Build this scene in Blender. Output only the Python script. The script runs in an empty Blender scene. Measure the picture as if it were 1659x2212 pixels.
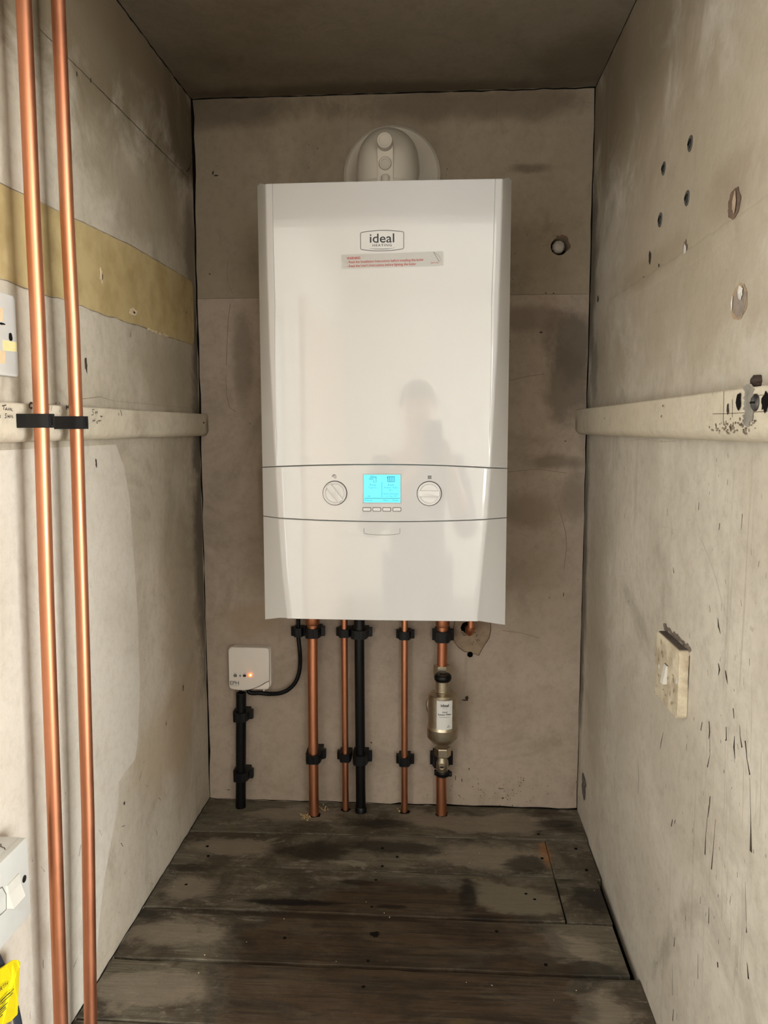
import bpy, bmesh, math, random
from mathutils import Vector, Matrix
random.seed(7)
scn = bpy.context.scene
COL = scn.collection

# ------------------------------------------------------------------ camera
YAW, PITCH, ROLL, FPX = -0.06560, 0.10649, -0.00168, 1700.0
CAM = Vector((0.51262, -1.69, 0.84284))
cy, sy, cp, sp = math.cos(YAW), math.sin(YAW), math.cos(PITCH), math.sin(PITCH)
FWD = Vector((sy*cp, cy*cp, -sp)); R0 = Vector((cy, -sy, 0)); U0 = R0.cross(FWD)
RGT = R0*math.cos(ROLL) + U0*math.sin(ROLL); UPV = U0*math.cos(ROLL) - R0*math.sin(ROLL)
cd = bpy.data.cameras.new('camera'); cam = bpy.data.objects.new('camera', cd); COL.objects.link(cam)
cam.matrix_world = Matrix(((RGT.x, UPV.x, -FWD.x, CAM.x), (RGT.y, UPV.y, -FWD.y, CAM.y),
                           (RGT.z, UPV.z, -FWD.z, CAM.z), (0, 0, 0, 1)))
cd.sensor_fit = 'HORIZONTAL'; cd.sensor_width = 36.0; cd.lens = 36.0*FPX/1659.0
cd.clip_start = 0.02; cd.clip_end = 50
scn.camera = cam

def at(px, py, ax, v):
    """surveyed point of the photograph put on the real plane it lies in"""
    d = FWD + RGT*((px-829.5)/FPX) - UPV*((py-1106)/FPX)
    return CAM + d*((v-CAM[ax])/d[ax])
W, H = 0.830, 1.525
def L_(px, py, x=0.0): return at(px, py, 0, x)
def R_(px, py, x=W): return at(px, py, 0, x)
def B_(px, py, y=0.0): return at(px, py, 1, y)
def F_(px, py, z=0.0): return at(px, py, 2, z)

# ------------------------------------------------------------------ materials
def C(r, g, b):
    f = lambda c: (c/255/12.92) if c/255 <= .04045 else ((c/255+.055)/1.055)**2.4
    return (f(r), f(g), f(b), 1)
def newmat(name):
    m = bpy.data.materials.new(name); m.use_nodes = True
    nt = m.node_tree; b = nt.nodes['Principled BSDF']
    return m, nt, b
class N:
    def __init__(s, nt): s.nt = nt
    def n(s, t, **k):
        x = s.nt.nodes.new(t)
        for a, v in k.items(): setattr(x, a, v)
        return x
    def l(s, a, b): s.nt.links.new(a, b)
    def pos(s, scale=(1,1,1), loc=(0,0,0), rot=(0,0,0)):
        g = s.n('ShaderNodeNewGeometry'); m = s.n('ShaderNodeMapping')
        m.inputs['Scale'].default_value = scale; m.inputs['Location'].default_value = loc
        m.inputs['Rotation'].default_value = rot
        s.l(g.outputs['Position'], m.inputs['Vector']); return m.outputs['Vector']
    def noise(s, vec, scale, detail=5, rough=.6, dist=0):
        x = s.n('ShaderNodeTexNoise'); x.inputs['Scale'].default_value = scale
        x.inputs['Detail'].default_value = detail; x.inputs['Roughness'].default_value = rough
        x.inputs['Distortion'].default_value = dist
        s.l(vec, x.inputs['Vector']); return x.outputs['Fac']
    def ramp(s, fac, lo, hi, a=0.0, b=1.0):
        x = s.n('ShaderNodeMapRange'); x.interpolation_type = 'SMOOTHSTEP'
        x.inputs['From Min'].default_value = lo; x.inputs['From Max'].default_value = hi
        x.inputs['To Min'].default_value = a; x.inputs['To Max'].default_value = b
        s.l(fac, x.inputs['Value']); return x.outputs['Result']
    def math(s, op, a, b=None):
        x = s.n('ShaderNodeMath'); x.operation = op
        for i, v in enumerate((a, b)):
            if v is None: continue
            if isinstance(v, (int, float)): x.inputs[i].default_value = v
            else: s.l(v, x.inputs[i])
        return x.outputs[0]
    def mix(s, fac, a, b):
        x = s.n('ShaderNodeMix'); x.data_type = 'RGBA'
        if isinstance(fac, (int, float)): x.inputs[0].default_value = fac
        else: s.l(fac, x.inputs[0])
        for i, v in ((6, a), (7, b)):
            if isinstance(v, tuple): x.inputs[i].default_value = v
            else: s.l(v, x.inputs[i])
        return x.outputs[2]
    def bump(s, h, strength, dist, bsdf):
        x = s.n('ShaderNodeBump'); x.inputs['Strength'].default_value = strength
        x.inputs['Distance'].default_value = dist
        s.l(h, x.inputs['Height']); s.l(x.outputs[0], bsdf.inputs['Normal'])

def simple(name, col, rough=.5, metal=0.0, var=0.0, vscale=30, spec=.5, bump=0.0, dark=None, stretch=(1,1,1)):
    m, nt, b = newmat(name); k = N(nt)
    b.inputs['Roughness'].default_value = rough; b.inputs['Metallic'].default_value = metal
    b.inputs['Specular IOR Level'].default_value = spec
    b.inputs['Base Color'].default_value = col
    v = k.pos(stretch)
    f = k.noise(v, vscale)
    d = dark or tuple(c*(1-var) for c in col[:3])+(1,)
    k.l(k.mix(k.ramp(f, .35, .7), col, d), b.inputs['Base Color'])
    if bump: k.bump(k.noise(v, vscale*3), bump, .001, b)
    return m

def wallmat(name, base, alt, dirt, seed, stains_and_shade=(), streak=.35, speck=.6):
    """old emulsion on boards: mottled paint, rubbed streaks, specks, and blobs of dirt with shade painted in"""
    m, nt, b = newmat(name); k = N(nt)
    b.inputs['Roughness'].default_value = .62; b.inputs['Specular IOR Level'].default_value = .3
    p = k.pos(loc=(seed, seed*1.7, -seed))
    c = k.mix(k.ramp(k.noise(p, 2.6, 7, .66, .5), .38, .62), base, alt)
    c = k.mix(k.ramp(k.noise(p, 4.6, 6, .68, .8), .54, .70, 0, .35), c, dirt)
    c = k.mix(k.ramp(k.noise(p, 9, 6, .7, .8), .52, .80, 0, .30), c, dirt)
    c = k.mix(k.ramp(k.noise(p, 60, 4, .75), .42, .70, 0, .20), c, dirt)
    ps = k.pos(scale=(46, 46, 2.2), loc=(seed*3, seed, 0))
    pw = k.noise(k.pos(loc=(seed, 0, seed)), 3.2, 3)
    st = k.math('MULTIPLY', k.ramp(k.noise(ps, 1.0, 4, .6), .60, .74, 0, streak), k.ramp(pw, .44, .62))
    c = k.mix(st, c, dirt)
    vo = k.n('ShaderNodeTexVoronoi'); vo.inputs['Scale'].default_value = 46
    k.l(k.pos(scale=(1, 1, .55), loc=(seed, 2, seed)), vo.inputs['Vector'])
    sp_ = k.math('MULTIPLY', k.ramp(vo.outputs['Distance'], .03, .075, speck, 0), k.ramp(k.noise(p, 6, 2), .52, .6))
    c = k.mix(sp_, c, C(38, 33, 26))
    sw_n = k.math('MULTIPLY', k.math('SUBTRACT', k.noise(p, 7, 5, .7, .5), .5), 1.5)
    for (cen, rad, colr, amt) in stains_and_shade:
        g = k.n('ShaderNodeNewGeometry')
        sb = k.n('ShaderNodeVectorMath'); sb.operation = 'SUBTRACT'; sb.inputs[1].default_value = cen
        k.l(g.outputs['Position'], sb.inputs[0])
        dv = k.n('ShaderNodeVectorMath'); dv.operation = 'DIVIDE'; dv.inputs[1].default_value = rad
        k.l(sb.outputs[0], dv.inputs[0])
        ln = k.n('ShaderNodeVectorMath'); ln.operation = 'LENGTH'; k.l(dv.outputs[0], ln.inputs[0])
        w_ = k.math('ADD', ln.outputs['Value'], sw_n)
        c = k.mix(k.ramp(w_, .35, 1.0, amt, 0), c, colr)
    k.l(c, b.inputs['Base Color'])
    k.bump(k.noise(p, 28, 6, .65), .25, .004, b)
    return m

SOOT = C(52, 46, 38)
M = {}
M['wall_back'] = wallmat('wall_back_paint', C(172, 157, 142), C(160, 145, 129), C(112, 101, 87), 1.3, stains_and_shade=(
    ((.80, 0, 1.02), (.07, .1, .10), C(92, 82, 70), .75), ((.79, 0, .93), (.06, .1, .12), C(96, 86, 72), .7),
    ((.76, 0, .77), (.09, .1, .022), C(104, 92, 78), .6), ((.805, 0, .70), (.04, .1, .06), C(110, 98, 84), .5),
    ((.70, 0, .67), (.10, .1, .05), C(130, 112, 92), .6), ((.70, 0, 1.07), (.13, .1, .035), C(112, 98, 82), .6),
    ((.10, 0, .98), (.03, .1, .14), C(104, 90, 76), .5), ((.14, 0, .70), (.02, .1, .15), C(110, 95, 80), .5),
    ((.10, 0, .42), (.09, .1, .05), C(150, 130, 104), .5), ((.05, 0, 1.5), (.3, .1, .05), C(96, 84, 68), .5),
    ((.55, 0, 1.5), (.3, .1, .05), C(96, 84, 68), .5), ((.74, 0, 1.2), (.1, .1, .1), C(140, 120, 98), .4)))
M['wall_top'] = wallmat('wall_back_upper_paint', C(162, 148, 128), C(150, 136, 116), C(106, 94, 78), 5.1, stains_and_shade=(
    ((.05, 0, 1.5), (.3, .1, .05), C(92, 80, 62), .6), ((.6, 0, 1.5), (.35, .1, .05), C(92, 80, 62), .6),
    ((.7, 0, 1.37), (.06, .1, .015), C(90, 78, 62), .6)))
M['wall_left'] = wallmat('wall_left_paint', C(194, 184, 167), C(177, 167, 149), C(116, 105, 88), 2.9, stains_and_shade=(
    ((0, -.45, 1.47), (.1, .66, .25), C(108, 94, 71), .9), ((0, -.30, 1.25), (.1, .34, .12), C(140, 127, 103), .6), ((0, -.2, .95), (.1, .24, .1), C(146, 133, 110), .5), ((0, -.16, .45), (.1, .15, .5), C(150, 136, 114), .6),  # smoke-brown tint, with the light's fall-off up the wall painted in
    ((0, -.0, .98), (.1, .07, .2), C(86, 79, 68), .85), ((0, -.0, .60), (.1, .075, .45), C(88, 81, 70), .85),  # soot by the back corner, with corner shade painted in
    ((0, -.05, 1.42), (.1, .2, .10), C(92, 80, 62), .7), ((0, -.03, 1.2), (.1, .05, .2), C(100, 88, 70), .6),
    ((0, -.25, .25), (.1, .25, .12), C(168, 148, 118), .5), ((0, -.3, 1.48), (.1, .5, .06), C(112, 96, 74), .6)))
M['wall_right'] = wallmat('wall_right_paint', C(200, 192, 177), C(184, 175, 159), C(120, 109, 93), 8.4, stains_and_shade=(
    ((W, -.25, 1.45), (.1, .7, .28), C(120, 106, 84), .9), ((W, -.6, 1.12), (.1, .7, .30), C(160, 146, 124), .7), ((W, -.2, .95), (.1, .2, .10), C(150, 137, 115), .5), ((W, -.16, .4), (.1, .15, .45), C(154, 141, 120), .6),  # browned upper paint, plus painted darkening where light falls off upward
    ((W, -.0, 1.15), (.1, .08, .32), C(90, 82, 70), .85), ((W, -.0, .50), (.1, .06, .5), C(88, 80, 69), .85),  # soot and painted-in shade along the back corner
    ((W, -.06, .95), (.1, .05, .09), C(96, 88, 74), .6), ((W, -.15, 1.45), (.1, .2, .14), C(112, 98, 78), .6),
    ((W, -.78, 1.10), (.1, .12, .05), C(146, 130, 110), .5), ((W, -.45, 1.08), (.1, .25, .03), C(140, 124, 100), .4)), speck=.8)
M['ceiling'] = wallmat('ceiling_paint', C(132, 122, 106), C(122, 112, 96), C(84, 75, 63), 4.4, stains_and_shade=(
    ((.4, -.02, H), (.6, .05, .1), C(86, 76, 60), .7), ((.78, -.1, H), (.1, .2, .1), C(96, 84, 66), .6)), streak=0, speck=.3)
M['room'] = simple('room_white_paint', C(232, 228, 220), .6, var=.03, vscale=4)
M['door'] = simple('room_door_paint', C(226, 208, 190), .4, var=.03, vscale=4)
M['crack'] = simple('crack_dark', C(20, 17, 14), .9, var=.3, vscale=90, spec=.1)
M['void'] = simple('void_dark', C(10, 9, 8), .95, var=.3, vscale=40, spec=.05)
M['scuff'] = simple('scuff_dark', C(66, 56, 46), .8, var=.35, vscale=120, spec=.2)
M['scuff_soft'] = simple('scuff_soft', C(184, 173, 155), .8, var=.10, vscale=120, spec=.2)
M['scuff_mid'] = simple('scuff_mid', C(122, 109, 92), .8, var=.25, vscale=120, spec=.2)
M['scuff_pale'] = simple('scuff_pale', C(212, 200, 180), .7, var=.1, vscale=120, spec=.2)
M['cream_patch'] = wallmat('paler_paint', C(206, 199, 186), C(197, 189, 175), C(150, 138, 120), 6.3, streak=.2, speck=.4)
M['bare_board'] = simple('bare_hardboard', C(180, 160, 114), .65, var=.22, vscale=16, bump=.3, dark=C(160, 138, 92))
M['board_chip'] = simple('board_chip', C(214, 194, 158), .7, var=.2, vscale=60)
M['plaster'] = simple('filler_plaster', C(158, 138, 116), .85, var=.25, vscale=60, bump=.6)
M['plaster_brown'] = simple('torn_board', C(112, 90, 72), .9, var=.3, vscale=80, bump=.5)
M['plaster_white'] = simple('white_filler', C(205, 200, 190), .85, var=.2, vscale=90, bump=.5)
M['rail'] = wallmat('rail_paint', C(204, 194, 174), C(192, 181, 159), C(130, 119, 102), 3.3, stains_and_shade=(
    ((0.01, 0, .845), (.03, .035, .04), C(110, 98, 82), .7), ((.82, 0, .85), (.03, .05, .04), C(112, 100, 84), .7)), streak=.1, speck=.7)
def gloss(name, col, rough):
    m, nt, b = newmat(name); k = N(nt)
    b.inputs['Base Color'].default_value = col; b.inputs['Roughness'].default_value = rough
    b.inputs['IOR'].default_value = 1.5
    b.inputs['Coat Weight'].default_value = .75; b.inputs['Coat IOR'].default_value = 1.55; b.inputs['Coat Roughness'].default_value = .02
    k.bump(k.noise(k.pos(), 9, 2), .02, .002, b)
    return m
M['white_gloss'] = gloss('boiler_white_gloss', C(212, 212, 211), .10)
M['white_dial'] = simple('dial_white', C(222, 221, 219), .3, var=.02, vscale=20)
M['white_satin'] = simple('white_satin', C(214, 210, 200), .38, var=.03, vscale=20)
M['flue'] = simple('flue_plastic', C(214, 206, 190), .45, var=.04, vscale=20)
M['flue_dim'] = simple('flue_plastic_cap', C(200, 192, 176), .5, var=.06, vscale=30)
M['plate'] = simple('accessory_plastic', C(196, 196, 190), .35, var=.05, vscale=25)
M['plate_aged'] = simple('aged_accessory_plastic', C(206, 194, 168), .4, var=.25, vscale=40, dark=C(168, 152, 128))
M['rocker'] = simple('rocker_plastic', C(206, 203, 193), .3, var=.05, vscale=30)
M['grime'] = simple('grime_dust', C(84, 74, 66), .95, var=.3, vscale=150)
M['receiver'] = simple('receiver_plastic', C(226, 218, 208), .45, var=.03, vscale=30)
M['ink'] = simple('ink_dark', C(40, 42, 48), .5, var=.1, vscale=60)
M['ink_grey'] = simple('ink_grey', C(112, 110, 106), .5, var=.1, vscale=60)
M['ink_red'] = simple('ink_red', C(196, 66, 48), .5, var=.1, vscale=60)
M['ink_pencil'] = simple('ink_pen', C(70, 60, 58), .7, var=.3, vscale=200)
M['ink_navy'] = simple('ink_lcd', C(10, 44, 70), .5, var=.1, vscale=60)
M['seam'] = simple('seam_shadow_gap', C(96, 88, 76), .7, var=.1, vscale=60)
M['sticker'] = simple('sticker_film', C(198, 197, 193), .3, var=.02, vscale=20)
M['label'] = simple('paper_label', C(222, 222, 218), .45, var=.04, vscale=60)
M['tape'] = simple('yellowed_tape', C(224, 210, 150), .5, var=.1, vscale=60)
M['tape_tan'] = simple('tan_tape', C(214, 190, 150), .5, var=.1, vscale=60)
M['black'] = simple('black_plastic', C(9, 9, 10), .45, var=.2, vscale=60, spec=.3)
M['rubber'] = simple('black_rubber', C(7, 8, 9), .40, var=.2, vscale=60, spec=.3)
M['navy'] = simple('dark_flex', C(40, 46, 58), .45, var=.2, vscale=60)
M['yellow'] = simple('yellow_tag', C(232, 212, 20), .45, var=.06, vscale=40)
M['steel'] = simple('zinc_screw', C(112, 112, 112), .4, 1.0, var=.3, vscale=200)
M['plug'] = simple('grey_plug', C(82, 79, 74), .6, var=.35, vscale=200)
M['rust'] = simple('rust', C(64, 50, 42), .9, var=.4, vscale=200)
M['dust'] = simple('sawdust', C(176, 152, 110), .95, var=.3, vscale=200)
def coppermat(name, col, alt, rough):
    m, nt, b = newmat(name); k = N(nt)
    b.inputs['Metallic'].default_value = 1.0
    p = k.pos(scale=(60, 60, 3)); q = k.pos()
    c = k.mix(k.ramp(k.noise(p, 1.0, 4), .4, .75), col, alt)
    c = k.mix(k.ramp(k.noise(q, 30, 4), .6, .8, 0, .3), c, alt)
    k.l(c, b.inputs['Base Color'])
    k.l(k.ramp(k.noise(q, 20, 4), .3, .8, rough-.03, rough+.05), b.inputs['Roughness'])
    return m
M['copper'] = coppermat('copper_tube', C(200, 136, 102), C(188, 122, 90), .45)
M['copper_dull'] = coppermat('copper_tube_dull', C(206, 142, 108), C(192, 126, 94), .38)
def nickel():
    m, nt, b = newmat('nickel_brass'); k = N(nt)
    b.inputs['Metallic'].default_value = 1.0; b.inputs['Roughness'].default_value = .34
    k.l(k.mix(k.ramp(k.noise(k.pos(), 80, 3), .4, .7), C(196, 186, 164), C(182, 170, 146)), b.inputs['Base Color'])
    return m
M['nickel'] = nickel()
def emis(name, col, e, base=None):
    m, nt, b = newmat(name)
    b.inputs['Base Color'].default_value = base or col; b.inputs['Emission Color'].default_value = col
    b.inputs['Emission Strength'].default_value = e; b.inputs['Roughness'].default_value = .25
    return m
M['lcd'] = emis('lcd_glow', C(96, 226, 250), .52, C(40, 90, 100))
M['led'] = emis('led_glow', C(255, 70, 20), 3.0, C(120, 20, 8))
M['led_core'] = emis('led_core_glow', C(255, 200, 110), 5.0, C(160, 90, 30))
def floormat():
    m, nt, b = newmat('old_floorboards'); k = N(nt)
    b.inputs['Roughness'].default_value = .72; b.inputs['Specular IOR Level'].default_value = .25
    at_ = k.n('ShaderNodeAttribute'); at_.attribute_name = 'board'
    g = k.n('ShaderNodeNewGeometry'); ad = k.n('ShaderNodeVectorMath'); ad.operation = 'MULTIPLY_ADD'
    k.l(at_.outputs['Color'], ad.inputs[0]); ad.inputs[1].default_value = (7, 7, 7); k.l(g.outputs['Position'], ad.inputs[2])
    def mp(sc):
        x = k.n('ShaderNodeMapping'); x.inputs['Scale'].default_value = sc; k.l(ad.outputs[0], x.inputs['Vector']); return x.outputs['Vector']
    c = k.mix(k.ramp(k.noise(mp((1, 1, 1)), 6, 6, .7, .6), .42, .58), C(104, 97, 83), C(74, 66, 54))
    grain = k.noise(mp((2.2, 46, 4)), 3, 5, .65, .8)
    c = k.mix(k.ramp(grain, .48, .66, 0, .5), c, C(60, 51, 40))
    # mould bloom and paint smears
    c = k.mix(k.ramp(k.noise(mp((1, 1.6, 1)), 5.5, 7, .74, .8), .53, .68, 0, .8), c, C(46, 42, 35))
    c = k.mix(k.ramp(k.noise(mp((1, 2.5, 1)), 8, 7, .74, .9), .55, .66, 0, .7), c, C(138, 131, 116))
    # round tide mark where a water cylinder used to stand, and separate pale, mouldy and wet patches
    wob_ = k.math('SUBTRACT', k.noise(mp((1, 1.8, 1)), 9, 6, .72, .5), .5)
    def blob(cx, cy_, rx, ry, wob):
        sb = k.n('ShaderNodeVectorMath'); sb.operation = 'SUBTRACT'; sb.inputs[1].default_value = (cx, cy_, 0); k.l(g.outputs['Position'], sb.inputs[0])
        dv = k.n('ShaderNodeVectorMath'); dv.operation = 'DIVIDE'; dv.inputs[1].default_value = (rx, ry, 1); k.l(sb.outputs[0], dv.inputs[0])
        ln = k.n('ShaderNodeVectorMath'); ln.operation = 'LENGTH'; k.l(dv.outputs[0], ln.inputs[0])
        return k.math('ADD', ln.outputs['Value'], k.math('MULTIPLY', wob_, wob))
    PALE, MOULD = C(142, 131, 115), C(38, 35, 29)
    c = k.mix(k.ramp(k.noise(mp((1, 1.6, 1)), 34, 5, .75), .56, .68, 0, .45), c, C(146, 136, 120))
    c = k.mix(k.ramp(k.noise(mp((1, 2.2, 1)), 26, 5, .75), .56, .68, 0, .5), c, C(48, 42, 34))
    for q in ((.62, -.07, .22, .05), (.62, -.205, .15, .05), (.07, -.345, .07, .05), (.07, -.475, .10, .045), (.72, -.475, .09, .055), (.09, -.61, .14, .05), (.72, -.61, .11, .05), (.20, -.06, .12, .04), (.10, -.20, .10, .04)):
        c = k.mix(k.ramp(blob(*q, 2.2), .55, 1.0, .62, 0), c, PALE)
    for q in ((.27, -.205, .09, .045), (.44, -.185, .11, .03), (.69, -.225, .05, .04), (.80, -.34, .05, .06), (.02, -.43, .05, .025), (.40, -.09, .08, .03), (.78, -.07, .06, .03), (.76, -.53, .06, .03), (.05, -.285, .06, .02)):
        c = k.mix(k.ramp(blob(*q, 2.4), .5, 1.0, .78, 0), c, MOULD)
    d = blob(.455, -.565, .285, .275, .45)
    wood = k.mix(k.ramp(grain, .42, .66), C(66, 50, 34), C(42, 30, 20))
    wood = k.mix(k.ramp(k.noise(mp((1, 3, 1)), 8, 6, .7, .5), .46, .62, 0, .65), wood, C(30, 23, 16))
    wood = k.mix(k.ramp(k.noise(mp((1, 3.5, 1)), 5, 6, .7, .5), .52, .66, 0, .35), wood, C(98, 88, 72))
    c = k.mix(k.ramp(d, .90, 1.0, .86, 0), c, wood)
    rim = k.math('MULTIPLY', k.ramp(d, .92, .985), k.ramp(d, 1.0, 1.06, 1, 0))
    c = k.mix(k.math('MULTIPLY', rim, .45), c, C(36, 32, 26))
    c = k.mix(k.ramp(blob(.66, -.345, .10, .055, 2.0), .6, 1.0, .75, 0), c, C(122, 114, 97))
    for q, col_, am in (((.265, -.380, .125, .013), C(17, 13, 10), .95), ((.44, -.382, .035, .009), C(24, 18, 13), .85), ((.36, -.31, .05, .010), C(26, 20, 14), .7), ((.575, -.345, .022, .06), C(30, 26, 21), .85), ((.60, -.402, .05, .012), C(28, 24, 19), .85),
                        ((.28, -.415, .30, .012), C(34, 26, 18), .7), ((.56, -.672, .045, .04), C(88, 72, 44), .7), ((.735, -.19, .015, .055), C(150, 104, 62), .6)):
        c = k.mix(k.ramp(blob(*q, 1.6), .5, .95, am, 0), c, col_)
    k.l(c, b.inputs['Base Color'])
    k.bump(k.math('ADD', grain, k.noise(mp((1, 1, 1)), 40, 4)), .35, .003, b)
    return m
M['floor'] = floormat()

# ------------------------------------------------------------------ object helpers
ORG = {}
def finish(bm, smooth=None):
    bmesh.ops.remove_doubles(bm, verts=bm.verts, dist=1e-6)
    bmesh.ops.recalc_face_normals(bm, faces=bm.faces)
def obj(name, bm, mat, parent=None, smooth=40, label=None, recalc=True):
    """link a bmesh given in room coordinates as ONE object, origin at its base (or centre for parts)"""
    if recalc: finish(bm)
    me = bpy.data.meshes.new(name); bm.to_mesh(me); bm.free()
    xs = [v.co for v in me.vertices]
    lo = Vector([min(v[i] for v in xs) for i in range(3)]); hi = Vector([max(v[i] for v in xs) for i in range(3)])
    o0 = (lo+hi)/2
    if parent is None: o0.z = lo.z
    me.transform(Matrix.Translation(-o0))
    for m in (mat if isinstance(mat, (list, tuple)) else [mat]): me.materials.append(m)
    if smooth:
        for p in me.polygons: p.use_smooth = True
        me.set_sharp_from_angle(angle=math.radians(smooth))
    o = bpy.data.objects.new(name, me); COL.objects.link(o)
    if parent is not None:
        o.parent = parent; o.location = o0 - ORG[parent.name]
    else: o.location = o0
    ORG[o.name] = o0
    if label: o['label'] = label
    return o
def tag(o, label, cat, group=None):
    o['label'] = label; o['category'] = cat
    if group: o['group'] = group
    return o
def thing(name, label, cat, loc, group=None):
    o = bpy.data.objects.new(name, None); COL.objects.link(o); o.location = loc
    o.empty_display_size = .02
    ORG[o.name] = Vector(loc); return tag(o, label, cat, group)
def struct(name, bm, mat, **k):
    o = obj(name, bm, mat, **k); o['kind'] = 'structure'; return o
def BM(): return bmesh.new()
def box(bm, lo, hi, bev=0.0, seg=2):
    t = bmesh.new()
    vs = [t.verts.new((x, y, z)) for x in (lo[0], hi[0]) for y in (lo[1], hi[1]) for z in (lo[2], hi[2])]
    for f in ((0,1,3,2), (4,6,7,5), (0,4,5,1), (2,3,7,6), (0,2,6,4), (1,5,7,3)): t.faces.new([vs[i] for i in f])
    if bev: bmesh.ops.bevel(t, geom=t.edges[:], offset=bev, segments=seg, affect='EDGES', profile=.5)
    merge(bm, t); return bm
def merge(bm, t, mat=None):
    if mat is not None: t.transform(mat)
    me = bpy.data.meshes.new('tmp'); t.to_mesh(me); t.free(); bm.from_mesh(me); bpy.data.meshes.remove(me)
def frame(d):
    d = Vector(d).normalized(); a = Vector((0, 0, 1)) if abs(d.z) < .9 else Vector((1, 0, 0))
    u = a.cross(d).normalized(); return u, d.cross(u)
def tube(bm, path, r, n=24, cap=True):
    path = [Vector(p) for p in path]; rs = r if isinstance(r, list) else [r]*len(path)
    rings = []; u = None
    for i, p in enumerate(path):
        d = (path[min(i+1, len(path)-1)] - path[max(i-1, 0)]).normalized()
        if u is None: u, v = frame(d)
        else:
            u = (u - d*u.dot(d)).normalized(); v = d.cross(u)
        rings.append([bm.verts.new(p + (u*math.cos(2*math.pi*k/n) + v*math.sin(2*math.pi*k/n))*rs[i]) for k in range(n)])
    for a, b in zip(rings, rings[1:]):
        for k in range(n): bm.faces.new((a[k], a[(k+1) % n], b[(k+1) % n], b[k]))
    if cap: bm.faces.new(rings[0][::-1]); bm.faces.new(rings[-1])
    return bm
def lathe(bm, o, d, prof, n=32):
    """prof: (distance along d, radius)"""
    d = Vector(d).normalized(); u, v = frame(d); o = Vector(o)
    rings = [[bm.verts.new(o + d*h + (u*math.cos(2*math.pi*k/n)+v*math.sin(2*math.pi*k/n))*max(r, 1e-5)) for k in range(n)] for h, r in prof]
    for a, b in zip(rings, rings[1:]):
        for k in range(n): bm.faces.new((a[k], a[(k+1) % n], b[(k+1) % n], b[k]))
    bm.faces.new(rings[0][::-1]); bm.faces.new(rings[-1]); return bm
def prism(bm, pts, d, both=True):
    """closed outline pts extruded by vector d"""
    d = Vector(d); a = [bm.verts.new(p) for p in pts]; b = [bm.verts.new(Vector(p)+d) for p in pts]
    n = len(a)
    bm.faces.new(a[::-1]); bm.faces.new(b)
    for i in range(n): bm.faces.new((a[i], a[(i+1) % n], b[(i+1) % n], b[i]))
    return bm
def ribbon(bm, pts, w, nrm, t=.0003, wob=0.0):
    """painted or scratched line lying on a surface, as a thin raised strip"""
    pts = [Vector(p) for p in pts]; nrm = Vector(nrm); ws = w if isinstance(w, list) else [w]*len(pts)
    A, B = [], []
    for i, p in enumerate(pts):
        d = (pts[min(i+1, len(pts)-1)] - pts[max(i-1, 0)]).normalized(); s = d.cross(nrm).normalized()
        k = ws[i]*(1+random.uniform(-wob, wob))/2; k2 = ws[i]*(1+random.uniform(-wob, wob))/2
        A.append(bm.verts.new(p + s*k + nrm*t)); B.append(bm.verts.new(p - s*k2 + nrm*t))
    for i in range(len(pts)-1): bm.faces.new((A[i], A[i+1], B[i+1], B[i]))
    return bm
def seg(p, q, n, jit=0.0, nrm=None):
    p, q = Vector(p), Vector(q); d = (q-p).normalized(); o = []
    s = d.cross(Vector(nrm)).normalized() if nrm is not None else Vector()
    for i in range(n+1): o.append(p.lerp(q, i/n) + s*random.uniform(-jit, jit))
    return o
def blot(bm, c, ru, rv, U, V, nrm, t=.0004, n=18, wob=.25, dome=0.0):
    """irregular flat or slightly domed spot on a wall"""
    c, U, V, nrm = Vector(c), Vector(U), Vector(V), Vector(nrm)
    rr = [1+random.uniform(-wob, wob) for _ in range(n)]
    mid = bm.verts.new(c + nrm*(t+dome))
    ring = [bm.verts.new(c + nrm*t + U*(ru*rr[i]*math.cos(2*math.pi*i/n)) + V*(rv*rr[i]*math.sin(2*math.pi*i/n))) for i in range(n)]
    for i in range(n): bm.faces.new((mid, ring[i], ring[(i+1) % n]))
    return bm
def rrect(w, h, r, n=6):
    o = []
    for cx, cy_, a0 in ((w/2-r, h/2-r, 0), (-w/2+r, h/2-r, 90), (-w/2+r, -h/2+r, 180), (w/2-r, -h/2+r, 270)):
        for i in range(n+1):
            a = math.radians(a0+90*i/n); o.append((cx+r*math.cos(a), cy_+r*math.sin(a)))
    return o
def slab(bm, outline, fn, depth_dir, t, bev=0.0):
    """outline in (u,v) mapped by fn, thickness t along depth_dir towards the viewer side, softened front edge"""
    dd = Vector(depth_dir)
    cx = sum(p[0] for p in outline)/len(outline); cyy = sum(p[1] for p in outline)/len(outline)
    def ring(k, inset):
        o = []
        for (a, b_) in outline:
            L = math.hypot(a-cx, b_-cyy); s = (L-inset)/L if L > 0 else 1
            o.append(bm.verts.new(Vector(fn(cx+(a-cx)*s, cyy+(b_-cyy)*s)) + dd*k))
        return o
    rings = [ring(0, 0)]
    if bev:
        for i in range(4):
            a = math.pi/2*i/3; rings.append(ring(t-bev+bev*math.sin(a), bev*(1-math.cos(a))))
    else: rings.append(ring(t, 0))
    n = len(outline)
    for a, b_ in zip(rings, rings[1:]):
        for i in range(n): bm.faces.new((a[i], a[(i+1) % n], b_[(i+1) % n], b_[i]))
    bm.faces.new(rings[0][::-1]); bm.faces.new(rings[-1]); return bm
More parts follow.
